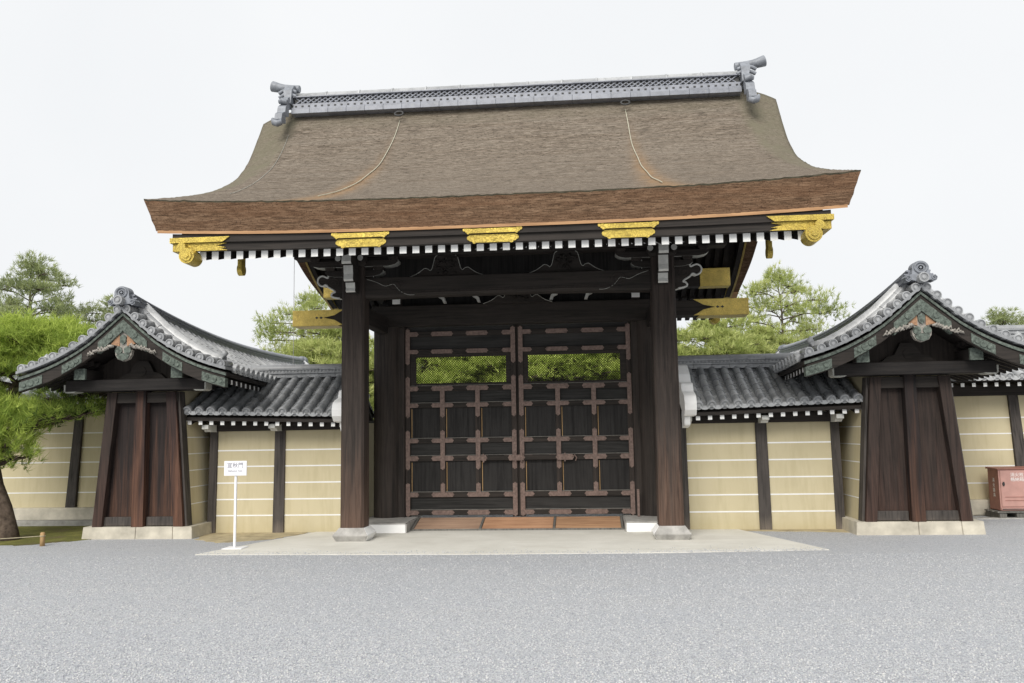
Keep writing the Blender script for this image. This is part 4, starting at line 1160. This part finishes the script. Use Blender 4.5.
    for sg in (-1, 1):
        base = None
        for i in range(44):
            y = -.12 + i * .183
            z = 2.475 + (sori(y) - .42) * .38
            if base is None:
                mb = MB(); x0, x1 = XC + sg * 1.62, XC + sg * .7
                P = [(x0, y - .03, z - .035), (x0, y + .03, z - .035), (x0, y + .03, z + .035), (x0, y - .03, z + .035), (x1, y - .03, z + .32), (x1, y + .03, z + .32), (x1, y + .03, z + .40), (x1, y - .03, z + .40)]
                mb.add(P, [(0, 1, 2, 3)], 1); mb.add(P, [(4, 7, 6, 5), (0, 4, 5, 1), (1, 5, 6, 2), (2, 6, 7, 3), (3, 7, 4, 0)])
                base = mb.build('rafter', ['dark_wood_y', 'white_paint'], t); y_, z_ = y, z
            else: copy_part(base, t, (0, y - y_, z - z_))
    # bargeboards with patinated copper
    def band(d0, d1, top, bot, y0, y1, n=16):
        rings = []
        for i in range(n + 1):
            d = lerp(d0, d1, i / n); z = gz(d) + .10 + zf(GY0, d) + .0
            rings.append([(XC + d, y0, z - bot), (XC + d, y1, z - bot), (XC + d, y1, z - top), (XC + d, y0, z - top)])
        return rings
    for sg in (-1, 1):
        mb = MB(); mb.loft(band(sg * .0, sg * 1.66, .03, .22, -.30, -.22)); bb = mb.build('bargeboard', 'dark_wood_h', t, bevel=.008)
        mb = MB(); mb.loft(band(sg * .0, sg * 1.69, -.02, .025, -.325, -.2)); mb.build('copper_strip', 'copper_green', bb, bevel=.006)
        for (d0, d1) in ((.66, .98), (1.30, 1.675)):
            mb = MB(); mb.loft(band(sg * d0, sg * d1, .065, .205, -.312, -.21, 8))
            for k in range(3):
                d = lerp(d0 + .08, d1 - .08, k / 2); z = gz(d) + zf(GY0, d) + .10 - .13
                mb.cyl((XC + sg * d, -.312, z), .05 if k == 1 else .035, 'Y', -.014, .005, 14)
            mb.build('copper_plate', 'copper_green', bb, bevel=.004)
        mb = MB(); mb.loft(band(sg * .0, sg * .40, .085, .265, -.314, -.208, 8)); mb.build('copper_plate', 'copper_green', bb, bevel=.004)
        mb = MB(); mb.cyl((XC + sg * .2, -.314, gz(.2) + zf(GY0, .2) - .06), .045, 'Y', -.014, .005, 14); mb.build('rosette', 'copper_green', bb, bevel=.004)
    # pendant
    mb = MB(); z0 = 2.80
    pol = [(0, -.0), (.09, .035), (.13, .10), (.14, .17), (.10, .20), (.11, .24), (.17, .25), (.13, .31), (.10, .36), (.09, .44), (0, .50)]
    pol = [(XC + a, z0 + b) for a, b in pol] + [(XC - a, z0 + b) for a, b in reversed(pol[1:-1])]
    mb.extrude(pol, XZ, -.27, -.20, 0)
    pend = mb.build('gable_pendant', 'carve_grey', t, bevel=.01)
    for sg in (-1, 1):
        mb = MB(); q = [(XC + sg * a, z0 + b) for a, b in [(.06, .24), (.20, .27), (.13, .36), (.06, .43)]]; mb.extrude(q if sg > 0 else q[::-1], XZ, -.285, -.271); mb.build('painted_wing', 'carve_pink', pend, bevel=.004)
    mb = MB()
    for sg in (-1, 1):
        mb.cyl((XC + sg * .072, -.272, z0 + .17), .058, 'Y', -.02, .01, 16, 0); 
    mb.extrude([(XC + a, z0 + b) for a, b in [(0, .01), (.08, .04), (.11, .10), (0, .13), (-.11, .10), (-.08, .04)]], XZ, -.29, -.27)
    mb.extrude([(XC + a, z0 + b) for a, b in [(0, .26), (.045, .30), (.05, .38), (0, .42), (-.05, .38), (-.045, .30)]], XZ, -.30, -.27)
    mb.build('carving', 'copper_green', pend, bevel=.01)
    mb = MB(); rr = random.Random(8 + s)
    for sg in (-1, 1):                                      # trailing cloud carving
        for k in range(15):
            a = .13 + k * .027; z = z0 + .235 - .0085 * k + rr.uniform(-.015, .02)
            mb.tube([(XC + sg * a, -.318, z), (XC + sg * (a + .03), -.335, z + rr.uniform(.0, .045)), (XC + sg * (a + .055), -.318, z - .02)], [.016, .026 - .0008 * k, .008], 8)
    mb.build('carving', 'carve_grey', pend)
    # tiled slopes
    zo = lambda u, d: -.025 * (s > 0) + (sori(u) - .42) * (1 - .62 * d / 1.72)
    mb = MB()
    for sg in (-1, 1):
        tile_slope(mb, (XC, 0, 0), (0, 1, 0), (sg, 0, 0), -.02, GY1, [(d, z + .14 * max(0.0, 1 - d / 1.25)) for d, z in VP], .205, .07, zo, 8, 31 + s * 3 + sg, m=0, mp=0)
    tr = mb.build('tiled_roof', ['tile_pale'], t)
    # verge: short tiles lying across the slope, discs facing forward, and a plastered roll behind them
    for (yv, sgn) in ((GY0, -1), (GY1 + .1, 1)):
        mb = MB(); rr = random.Random(4 + s)
        pd = [p[0] for p in VP]; pz = [p[1] for p in VP]
        arc = [0.0]; dd2 = np.linspace(0, 1.70, 200); zz = np.interp(dd2, pd, pz)
        L = np.concatenate([[0], np.cumsum(np.hypot(np.diff(dd2), np.diff(zz)))])
        nT = 11
        for sg in (-1, 1):
            for k in range(nT):
                d = float(np.interp(L[-1] * (k + .55) / nT, L, dd2)); z = float(np.interp(d, pd, pz)) + zo(yv, d) + .022
                tn = rr.uniform(.55, 1.0)
                mb.tube([(XC + sg * d, yv, z), (XC + sg * d, yv - sgn * .30, z + .01)], [.066, .062], 16, 0, tint=tn)
                disc(mb, Vector((XC + sg * d, yv + sgn * .005, z)), (0, sgn, 0), .069, 0, tn)
                # flat tile between and under the discs
                d2 = float(np.interp(L[-1] * (k + 1.0) / nT, L, dd2)); z2 = float(np.interp(d2, pd, pz)) + zo(yv, d2)
                dm = Vector((XC + sg * d2, yv, z2))
                d1 = float(np.interp(L[-1] * k / nT, L, dd2)); z1 = float(np.interp(d1, pd, pz)) + zo(yv, d1)
                P = [(XC + sg * d1, yv + sgn * .02, z1 - .045), (XC + sg * d2, yv + sgn * .02, z2 - .045), (XC + sg * d2, yv + sgn * .02, z2 + .0), (XC + sg * d1, yv + sgn * .02, z1 + .0),
                     (XC + sg * d1, yv - sgn * .3, z1 - .045), (XC + sg * d2, yv - sgn * .3, z2 - .045), (XC + sg * d2, yv - sgn * .3, z2 + .0), (XC + sg * d1, yv - sgn * .3, z1 + .0)]
                mb.add(P, [(0, 1, 2, 3), (7, 6, 5, 4), (0, 4, 5, 1), (1, 5, 6, 2), (2, 6, 7, 3), (3, 7, 4, 0)], 0, False, .45)
            # corner cap tile
        d = 0.0; z = VP[0][1] + zo(yv, 0) + .085
        disc(mb, Vector((XC, yv + sgn * .13, z)), (0, sgn, 0), .075, 0, .8); mb.tube([(XC, yv + sgn * .12, z), (XC, yv - sgn * .3, z)], .07, 14, tint=.6)
        mb.build('verge_tiles', 'tile', t)
        mb = MB()
        for sg in (-1, 1):
            pts = [(XC + sg * d, yv - sgn * .42, float(np.interp(d, pd, pz)) + zo(yv - sgn * .42, d) + .085 + .14 * max(0.0, 1 - d / 1.25)) for d in np.linspace(.12, 1.45, 14)]
            mb.tube(pts, .095, 12, 0, tint=.9)
            d = 1.47; p = pts[-1]
            ax = (Vector(pts[-1]) - Vector(pts[-2])).normalized(); 
            disc(mb, Vector(pts[-1]) + ax * .02, ax, .105, 0, .35)
            mb.tube([Vector(p) + Vector((0, 0, .06)), Vector(p) + Vector((sg * .05, 0, .13)), Vector(p) + Vector((sg * .02, 0, .17))], [.05, .055, .03], 8, tint=.3)
        mb.build('descending_ridge', 'tile_pale', t)
    # main ridge, curved up towards the gable
    mb = MB(); ysr = np.linspace(GY0 + .05, GY1, 40)
    def course(h, z0, z1, tint):
        rings = []
        for y in ysr:
            zr = 3.525 + sori(y) - .015
            rings.append([(XC - h, y, zr + z0), (XC + h, y, zr + z0), (XC + h, y, zr + z1), (XC - h, y, zr + z1)])
        mb.loft(rings, 0, False, True, tint)
    course(.19, -.22, -.15, .55); course(.205, -.148, -.128, .8); course(.15, -.128, -.10, .2); course(.17, -.098, -.075, .8)
    for y in np.arange(GY0 + .1, GY1, .066):
        zr = 3.51 + sori(y)
        for sg in (-1, 1): mb.cyl((XC + sg * .14, y, zr - .12), .017, 'X', -.012, .012, 8, tint=.7)
    mb.tube([(XC, y, 3.51 + sori(y) - .06) for y in ysr], .078, 14, 0, tint=.8)
    mb.build('ridge', 'tile_blue', t)
    # demon tile at each end of the ridge
    for yv, sgn in ((GY0 + .02, -1), (GY1 + .05, 1)):
        mb = MB(); zr = 3.51 + sori(yv) - .265
        crest = [(.15 * math.cos(a), .275 + .15 * math.sin(a)) for a in np.linspace(-.2, math.pi + .2, 15)]
        pol = [(.10, .02), (.17, .04), (.22, .0), (.27, .03), (.285, .09), (.25, .14), (.20, .13), (.165, .16)] 
        outl = pol + crest + [(-a, b) for a, b in reversed(pol)]
        mb.extrude([(XC + a, zr + b) for a, b in outl] if sgn < 0 else [(XC - a, zr + b) for a, b in outl], XZ, yv + sgn * .05, yv - sgn * .10)
        ringp = [(XC + .105 * math.cos(a), yv + sgn * .052, zr + .285 + .105 * math.sin(a)) for a in np.linspace(0, 2 * math.pi, 25)]
        mb.tube(ringp, .02, 8)
        disc(mb, Vector((XC, yv + sgn * .05, zr + .285)), (0, sgn, 0), .062, 0, .7)
        for sg in (-1, 1):
            sp = [(XC + sg * (.225 + (.05 - .0022 * k) * math.cos(k * .5)), yv + sgn * .055, zr + .075 + (.05 - .0022 * k) * math.sin(k * .5)) for k in range(18)]
            mb.tube(sp, .012, 6)
        mb.v = [(XC + (x - XC) * .80, yv + (y - yv), zr + (z - zr) * .72) for x, y, z in mb.v]
        mb.build('ridge_end_tile', 'lead', t, bevel=.012)
for s in (-1, 1): gable_wall(s)

# ------------------------------------------------------------------ long outer walls
def outer_wall(s):
    lab = {-1: 'long cream lined wall with tiled top behind the clipped pine', 1: 'long cream lined wall with tiled top behind the red cabinet'}[s]
    t = thing('roofed_wall', (s * 14, 3.9, 0), lab, 'wall', 'long tiled walls running off to the sides')
    x0, x1 = sorted((s * 6.85, s * 22.0))
    mb = MB(); mb.loft([[(x0, 3.02, 0), (x1, 3.02, 0), (x1, 4.8, 0), (x0, 4.8, 0)], [(x0, 3.22, 2.3), (x1, 3.22, 2.3), (x1, 4.6, 2.3), (x0, 4.6, 2.3)]]); mb.build('plaster', 'plaster', t)
    mb = MB()
    for z in (1.72, 1.435, 1.147, .861, .562):
        y = 3.02 + .2 * z / 2.3; mb.box(x0, x1, y - .004, y + .02, z - .011, z + .011)
    mb.build('painted_line', 'white_paint', t)
    mb = MB(); mb.box(x0, x1, 2.9, 3.25, 0, .28); mb.build('plinth', 'stone_cream', t, bevel=.03)
    for a in (8.87, 11.0, 13.1, 15.2, 17.3):
        c = s * (a + (.03 if s > 0 else 0)); mb = MB()
        mb.loft([[(c - .10, 2.97, .28), (c + .10, 2.97, .28), (c + .10, 3.1, .28), (c - .10, 3.1, .28)], [(c - .085, 3.165, 2.2), (c + .085, 3.165, 2.2), (c + .085, 3.3, 2.2), (c - .085, 3.3, 2.2)]])
        mb.build('post', 'grey_post', t, bevel=.006)
    mb = MB(); mb.box(x0, x1, 3.12, 4.7, 2.12, 2.30); mb.build('beam', 'dark_wood_h', t)
    for sg in (-1, 1):
        mb = MB(); rings = []
        for x in (x0, x1): rings.append([(x, 3.9 + sg * 1.42, 2.34), (x, 3.9 + sg * 1.42, 2.39), (x, 3.9, 3.2), (x, 3.9, 3.15)])
        mb.loft(rings); mb.build('eave_boarding', 'dark_wood_h', t)
    base = None
    for i in range(40):
        x = s * (7.0 + i * .19)
        if base is None:
            mb = MB(); P = [(x - .03, 2.52, 2.26), (x + .03, 2.52, 2.26), (x + .03, 2.52, 2.325), (x - .03, 2.52, 2.325), (x - .03, 3.2, 2.4), (x + .03, 3.2, 2.4), (x + .03, 3.2, 2.47), (x - .03, 3.2, 2.47)]
            mb.add(P, [(0, 1, 2, 3)], 1); mb.add(P, [(4, 7, 6, 5), (0, 4, 5, 1), (1, 5, 6, 2), (2, 6, 7, 3), (3, 7, 4, 0)])
            base = mb.build('rafter', ['dark_wood_y', 'white_paint'], t); bx = x
        else: copy_part(base, t, (x - bx, 0, 0))
    mb = MB()
    for sg in (-1, 1):
        tile_slope(mb, (0, 3.9, 0), (1, 0, 0), (0, sg, 0), x0, x1, [(0, 3.28), (.5, 2.95), (1.0, 2.66), (1.5, 2.42)], .205, .068, lambda u, d: 0.0, 7, 41 + s + sg)
    mb.build('tiled_roof', ['tile_pale'], t)
    mb = MB()
    for z0, z1, h, tn in ((3.22, 3.30, .17, .4), (3.302, 3.33, .2, .6), (3.33, 3.37, .14, .3), (3.372, 3.4, .16, .6)): mb.box(x0, x1, 3.9 - h, 3.9 + h, z0, z1, tint=tn)
    mb.tube([(x0, 3.9, 3.41), (x1, 3.9, 3.41)], .075, 14, tint=.6); mb.build('ridge', 'tile', t)
for s in (-1, 1): outer_wall(s)

# ------------------------------------------------------------------ sign
sg_ = thing('sign', (-3.89, -.90, .012), 'small white notice board on a slim white post standing on the apron corner', 'sign')
mb = MB(); mb.box(-3.912, -3.88, -.905, -.875, .012, 1.05); mb.build('post', 'sign_white', sg_, bevel=.003)
mb = MB(); mb.box(-4.03, -3.74, -1.03, -.76, .012, .022); mb.build('base_plate', 'sign_white', sg_, bevel=.003)
mb = MB(); mb.box(-4.06, -3.725, -.925, -.906, 1.04, 1.25); bd = mb.build('board', 'sign_white', sg_, bevel=.004)
def text_part(body, size, loc, rot, m, parent, name='lettering', sx=1.0):
    cu = bpy.data.curves.new(name, 'FONT'); cu.body = body; cu.size = size; cu.align_x = 'CENTER'; cu.align_y = 'CENTER'; cu.extrude = .0008
    tmp = bpy.data.objects.new(name, cu); COL.objects.link(tmp)
    dg = bpy.context.evaluated_depsgraph_get(); me = bpy.data.meshes.new_from_object(tmp.evaluated_get(dg))
    bpy.data.objects.remove(tmp); me.materials.clear(); me.materials.append(MT[m])
    o = bpy.data.objects.new(name, me); COL.objects.link(o); o.parent = parent
    o.location = Vector(loc) - root_loc(parent); o.rotation_euler = rot; o.scale = (sx, 1, 1)
    return o
text_part('宜秋門', .082, (-3.893, -.9268, 1.185), (R(90), 0, 0), 'sign_text', bd)
text_part('Gishumon Gate', .034, (-3.893, -.9268, 1.108), (R(90), 0, 0), 'sign_text', bd)

# ------------------------------------------------------------------ cabinet on its pallet
pal = thing('pallet', (8.45, 2.55, 0), 'low weathered wooden pallet under the red metal cabinet', 'pallet')
for a in (8.2, 8.48, 8.76):
    mb = MB(); mb.box(a - .06, a + .06, 2.36, 2.86, .0, .10); mb.build('runner', 'grey_wood', pal, bevel=.006)
mb = MB()
for y in (2.40, 2.58, 2.76): mb.box(8.10, 8.84, y - .06, y + .06, .101, .128)
mb.build('deck_board', 'grey_wood', pal, bevel=.004)
cb = thing('equipment_cabinet', (8.47, 2.6, .128), 'faded red metal cabinet with white lettering standing on a pallet at the wall', 'cabinet')
mb = MB(); mb.box(8.19, 8.79, 2.42, 2.80, .135, .828, 0, {'l': 1}); mb.build('body', ['cab_red', 'cab_dark'], cb, bevel=.008)
mb = MB(); mb.loft([[(8.165, 2.39, .829), (8.815, 2.39, .829), (8.815, 2.82, .829), (8.165, 2.82, .829)], [(8.165, 2.39, .845), (8.815, 2.39, .845), (8.815, 2.82, .862), (8.165, 2.82, .862)]]); mb.build('lid', 'cab_dark', cb, bevel=.004)
mb = MB(); mb.box(8.215, 8.765, 2.405, 2.418, .20, .815); dr = mb.build('door', 'cab_red', cb, bevel=.005)
mb = MB(); mb.box(8.25, 8.27, 2.385, 2.405, .55, .62); mb.box(8.24, 8.28, 2.395, 2.405, .565, .605); mb.build('handle', 'iron', dr, bevel=.003)
mb = MB()
for z in (.30, .36): mb.box(8.27, 8.68, 2.398, 2.405, z, z + .008)
mb.build('louvre', 'cab_dark', dr, bevel=.002)
mb = MB(); mb.box(8.20, 8.78, 2.400, 2.418, .14, .185, 0); mb.box(8.21, 8.73, 2.396, 2.4, .152, .168, 1); mb.build('bottom_slot', ['cab_red', 'iron'], cb, bevel=.003)
text_part('消火栓', .074, (8.49, 2.4035, .735), (R(90), 0, 0), 'white_paint', dr)
text_part('格納箱', .074, (8.49, 2.4035, .657), (R(90), 0, 0), 'white_paint', dr)
for k, ch in enumerate('消火器具'):
    text_part(ch, .075, (8.1885, 2.60, .64 - k * .085), (R(90), 0, R(-90)), 'white_paint', cb)

# ------------------------------------------------------------------ rope and stake by the pine
st = thing('stake', (-7.08, -.48, 0), 'short wooden stake holding a rope at the moss edge', 'stake')
mb = MB(); mb.tube([(-7.08, -.48, -.02), (-7.08, -.48, .19), (-7.08, -.48, .205)], [.035, .034, .026], 10); mb.build('post', 'tan_wood_gap_light', st)
mb = MB(); mb.tube([(-7.08 + .037 * math.cos(a), -.48 + .037 * math.sin(a), .15) for a in np.linspace(0, 6.28, 14)], .009, 6); mb.build('knot', 'rope', st)
mb = MB(); mb.tube([(-7.08 - t * 6, -.50, .15 - .05 * math.sin(math.pi * min(1, t * 2.4 % 1.0))) for t in np.linspace(0, 1, 40)], .007, 6)
tag(mb.build('rope', 'rope', loc=(-7.08, -.5, 0)), 'thin rope strung low along the moss bed from the stake', 'rope')

# ------------------------------------------------------------------ trees
def tufts(cent, up, L, k, w, tint, rg, spread=.9, jit=.35):
    """needle tufts as thin triangles; returns verts (n*3,3) and tints"""
    N = len(cent)
    C = np.repeat(cent, k, 0); Uv = np.repeat(up, k, 0)
    d = rg.normal(size=(N * k, 3)) * spread + Uv
    d /= np.linalg.norm(d, axis=1, keepdims=True) + 1e-9
    ln = L * rg.uniform(1 - jit, 1 + jit * .4, size=(N * k, 1))
    side = np.cross(d, rg.normal(size=(N * k, 3))); side /= np.linalg.norm(side, axis=1, keepdims=True) + 1e-9
    base = C + rg.normal(size=C.shape) * L * .12
    P = np.empty((N * k, 3, 3))
    P[:, 0] = base - side * w; P[:, 1] = base + side * w; P[:, 2] = base + d * ln
    T = np.clip(np.repeat(tint, k) + rg.normal(size=N * k) * .10, 0, 1)
    return P.reshape(-1, 3), T
def tri_mesh(name, V, T, m, parent, loc):
    me = bpy.data.meshes.new(name); n = len(V) // 3
    me.vertices.add(len(V)); me.vertices.foreach_set('co', (V - np.array(loc)).astype(np.float32).ravel())
    me.loops.add(len(V)); me.loops.foreach_set('vertex_index', np.arange(len(V), dtype=np.int32))
    me.polygons.add(n); me.polygons.foreach_set('loop_start', np.arange(0, len(V), 3, dtype=np.int32)); me.polygons.foreach_set('loop_total', np.full(n, 3, dtype=np.int32))
    me.materials.append(MT[m]); at = me.attributes.new('tint', 'FLOAT', 'FACE'); at.data.foreach_set('value', T.astype(np.float32))
    me.update(); me.validate()
    o = bpy.data.objects.new(name, me); COL.objects.link(o); o.parent = parent; return o
def pad_points(c, rx, ry, rz, n, rg, lump=3.0):
    """points through a flattened pad, denser on the top skin, with an uneven outline"""
    a = rg.uniform(0, 2 * np.pi, n); q = np.sqrt(rg.uniform(0, 1, n))
    edge = 1 + .22 * np.sin(a * lump + c[0] * 5) + .12 * np.sin(a * (lump * 2 + 1) + c[2] * 7)
    x = q * np.cos(a) * rx * edge; y = q * np.sin(a) * ry * edge
    top = np.sqrt(np.clip(1 - q ** 2, 0, 1)) * rz
    h = rg.uniform(0, 1, n) ** .45
    bump = 1 + .25 * np.sin(x * 7 + c[1]) * np.sin(y * 6 + c[0])
    z = top * (h * 1.25 - .25) * bump
    P = np.stack([c[0] + x, c[1] + y, c[2] + z], 1)
    return P, h

# clipped pine in front of the left wall
pine = thing('pine_tree', (-8.22, .35, 0), 'clipped pine with bright green needle pads and leaning trunk at the left edge', 'tree')
mb = MB()
trunk = [(-8.16, .25, -.05), (-8.18, .27, .12), (-8.31, .30, .5), (-8.52, .38, .85), (-8.70, .5, 1.25), (-8.80, .65, 1.7), (-8.78, .8, 2.15), (-8.62, .95, 2.5), (-8.5, 1.0, 2.75), (-8.45, 1.0, 3.0)]
mb.tube(trunk, [.19, .155, .14, .13, .12, .12, .11, .10, .08, .05], 14); mb.build('trunk', 'bark_dark', pine)
rg = np.random.default_rng(12)
pads = [  # cx, cy, cz, rx, ry, rz, density, tint
    (-8.5, 1.0, 3.28, 1.15, .95, .36, 1.2, .74), (-7.5, 1.2, 3.12, .72, .7, .28, .9, .66), (-9.0, .8, 3.02, .95, .9, .34, 1, .74), (-7.85, 1.0, 2.86, .8, .7, .22, .8, .62),
    (-8.6, .7, 2.74, .8, .7, .22, .7, .60), (-9.5, 1.0, 2.8, 1.0, .9, .35, .8, .6), (-8.35, 1.05, 3.48, .6, .6, .20, .6, .76), (-7.15, 1.3, 3.02, .42, .45, .2, .5, .6),
    (-8.45, .35, 1.72, .62, .6, .34, .8, .66), (-8.75, .15, 2.02, .7, .65, .34, .9, .70), (-8.05, .45, 1.92, .58, .55, .30, .7, .60), (-7.5, .55, 1.98, .52, .5, .24, .5, .38),
    (-8.6, .2, 1.18, .48, .5, .26, .6, .66), (-8.95, .1, 1.3, .5, .5, .3, .6, .62), (-8.2, .3, 1.32, .42, .42, .2, .5, .70), (-8.75, .0, 1.6, .5, .45, .26, .6, .74),
    (-7.2, .7, 2.06, .42, .45, .18, .35, .28), (-8.75, .3, 1.36, .5, .55, .26, .6, .68), (-8.25, .2, 1.52, .45, .45, .24, .5, .70), (-7.75, .8, 2.30, .5, .45, .14, .3, .22), (-9.3, .6, 2.2, .8, .8, .4, .7, .5), (-7.05, .85, 2.42, .34, .36, .12, .2, .22),
]
Vs, Ts = [], []
mbl = MB()
for (cx, cy, cz, rx, ry, rz_, dn, tn) in pads:
    n = int(400 * dn * rx * ry / .5)
    P, h = pad_points((cx, cy, cz), rx, ry, rz_, n, rg)
    P += rg.normal(size=P.shape) * np.array([.09, .09, .05])
    up = np.tile(np.array([0, 0, 1.0]), (n, 1)) * .75 + np.stack([(P[:, 0] - cx) / rx, (P[:, 1] - cy) / ry, np.zeros(n)], 1) * .55
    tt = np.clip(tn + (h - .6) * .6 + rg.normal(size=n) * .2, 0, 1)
    V, T = tufts(P, up, .17, 12, .0062, tt, rg, .62)
    Vs.append(V); Ts.append(T)
    # limb from the trunk to the pad and twigs inside it
    tr = min(trunk, key=lambda p: abs(p[2] - (cz - .25)))
    mid = ((tr[0] + cx) / 2 + rg.uniform(-.1, .1), (tr[1] + cy) / 2, (tr[2] + cz) / 2 - .05)
    mbl.tube([tr, mid, (cx, cy, cz - .04)], [.06, .045, .025], 8)
    for k in range(7):
        a = rg.uniform(0, 6.28); e = rg.uniform(.5, .9)
        mbl.tube([(cx, cy, cz - .04), (cx + rx * e * .5 * math.cos(a), cy + ry * e * .5 * math.sin(a), cz - .02), (cx + rx * e * math.cos(a), cy + ry * e * math.sin(a), cz + .03)], [.022, .015, .006], 6)
mbl.build('limb', 'bark_dark', pine)
tri_mesh('needles', np.concatenate(Vs), np.concatenate(Ts), 'needles_bright', pine, pine.location)

# trees in the grounds behind
def back_tree(seed, H, spread, npads, dens, base, needles, tint, padh=.30, L=.30, w=.012, k=10, loose=0.0):
    """returns (trunk builder, limb builder, needle verts, tints) around the origin"""
    g = np.random.default_rng(seed); mbt, mbl = MB(), MB()
    n = 9; path = []; x = y = 0.0
    for i in range(n):
        t = i / (n - 1); path.append((x, y, H * .96 * t - .1)); x += g.normal() * .018 * H; y += g.normal() * .014 * H
    r0 = .016 * H + .06
    mbt.tube(path, [r0 * (1 - .85 * i / (n - 1)) for i in range(n)], 9)
    Vs, Ts = [], []
    for i in range(npads):
        t = base + (1 - base) * ((i + .5) / npads) ** .9
        z = H * t; a = i * 2.399 + g.uniform(-.5, .5)
        prof = (math.sin(math.pi * min(1, (1.02 - t) / (1 - base) * .62 + .12)) ** .8)
        rad = spread * prof * g.uniform(.45, 1.0) * (0 if t > .96 else 1)
        cx, cy = rad * math.cos(a), rad * math.sin(a)
        tx, ty, tz = [np.interp(z - .35, [p[2] for p in path], [p[q] for p in path]) for q in range(3)]
        cx += tx; cy += ty
        rx = spread * g.uniform(.17, .36) * (.55 + .45 * prof); ry = rx * g.uniform(.75, 1.1); rzz = rx * padh * g.uniform(.8, 1.3)
        z += g.uniform(-.2, .2) - rad * .05
        mbl.tube([(tx, ty, tz), ((tx + cx) / 2, (ty + cy) / 2, (tz + z) / 2 + .12), (cx, cy, z)], [r0 * .55 * (1.15 - t), r0 * .4 * (1.15 - t), r0 * .16], 6)
        for q in range(5):
            aa = g.uniform(0, 6.28); mbl.tube([(cx, cy, z - .02), (cx + rx * .8 * math.cos(aa), cy + ry * .8 * math.sin(aa), z + .05)], [.018, .006], 5)
        m = int(dens * rx * ry * 60)
        P, h = pad_points((cx, cy, z), rx, ry, rzz, m, g)
        P += g.normal(size=P.shape) * np.array([.16 + loose, .16 + loose, .10 + loose * .7]) * rx
        up = np.tile(np.array([0, 0, .7]), (m, 1)) + np.stack([(P[:, 0] - cx) / rx, (P[:, 1] - cy) / ry, np.zeros(m)], 1) * .6
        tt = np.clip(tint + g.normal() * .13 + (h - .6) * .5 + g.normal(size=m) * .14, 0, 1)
        V, T = tufts(P, up, L, k, w, tt, g, .6); Vs.append(V); Ts.append(T)
    return mbt, mbl, np.concatenate(Vs), np.concatenate(Ts)
def plant_tree(proto_args, bark, needles, loc, rz, sc, label, group='trees in the grounds behind the walls', cache={}):
    key = repr(proto_args) + needles
    t = thing('pine_tree', loc, label, 'tree', group); t.rotation_euler = (0, 0, rz); t.scale = sc
    if key not in cache:
        mbt, mbl, V, T = back_tree(**proto_args)
        sv = t.location.copy(); t.location = (0, 0, 0)
        a = mbt.build('trunk', bark, t, loc=(0, 0, 0)); b = mbl.build('limb', bark, t, loc=(0, 0, 0)); c = tri_mesh('crown', V, T, needles, t, (0, 0, 0))
        t.location = sv; cache[key] = (a.data, b.data, c.data)
    else:
        for nm, me in zip(('trunk', 'limb', 'crown'), cache[key]):
            o = bpy.data.objects.new(nm, me); COL.objects.link(o); o.parent = t
    return t
TALL = dict(seed=5, H=9.3, spread=2.3, npads=50, dens=2.6, base=.38, needles=0, tint=.28, padh=.34, L=.28, w=.016, k=9, loose=.16)
WIDE = dict(seed=9, H=8.2, spread=3.1, npads=54, dens=1.8, base=.30, needles=0, tint=.55, padh=.36, L=.28, w=.016, k=9, loose=.14)
BUSH = dict(seed=14, H=5.6, spread=2.7, npads=80, dens=3.0, base=.16, needles=0, tint=.62, padh=.42, L=.26, w=.018, k=9)
BUS2 = dict(seed=23, H=6.4, spread=2.6, npads=78, dens=3.0, base=.18, needles=0, tint=.55, padh=.40, L=.26, w=.018, k=9)
plant_tree(TALL, 'bark_grey', 'needles_dull', (-23.2, 22, 0), .4, (1, 1, 1), 'tall sparse grey green pine rising behind the clipped pine at the far left')
plant_tree(TALL, 'bark_grey', 'needles_dull', (-20.6, 24, 0), 2.2, (.95, .95, .84), 'grey green pine just left of the left gable peak')
plant_tree(WIDE, 'bark_grey', 'needles_far', (-9.3, 20, 0), 1.0, (.72, .72, .86), 'green pine between the left gable roof and the gate, under the left gilt beam end')
plant_tree(WIDE, 'bark_grey', 'needles_far', (8.85, 21.5, 0), 2.9, (.70, .70, .93), 'open crowned pine with bare forked limbs between the gate and the right gable')
plant_tree(TALL, 'bark_grey', 'needles_dull', (18.9, 24, 0), 5.2, (.8, .8, .66), 'faint treetop beyond the right slope of the right gable roof')
lab_b = {0: 'low bushy pine seen beyond the left wall tiles, nearest the gate', 1: 'low bushy pine under the right gilt beam end, against the gate'}
plant_tree(BUSH, 'bark_grey', 'needles_far', (-7.6, 16, 0), .3, (.9, .9, .93), lab_b[0])
plant_tree(BUSH, 'bark_grey', 'needles_far', (5.6, 17, 0), 1.9, (.95, .95, .93), lab_b[1])
plant_tree(BUS2, 'bark_grey', 'needles_far', (8.0, 19, 0), 3.9, (.8, .8, .80), 'low green pine beyond the right wall ridge, in front of the open crowned pine')
for i, (x, y, sc, rz, pr) in enumerate(((-5.0, 18, .95, .9, BUSH), (-2.4, 19.5, .98, 2.0, BUS2), (.4, 18.5, 1.0, 3.3, BUSH), (2.9, 19, .96, 4.4, BUS2), (-3.6, 24, 1.15, 5.5, BUS2), (-.8, 25, 1.2, .1, BUSH), (2.0, 24, 1.15, 2.6, BUS2))):
    plant_tree(pr, 'bark_grey', 'needles_brightened', (x, y, 0), rz, (sc, sc, sc), 'green pine seen only in pieces through the lattice windows of the gate', 'trees behind the gate lattice')
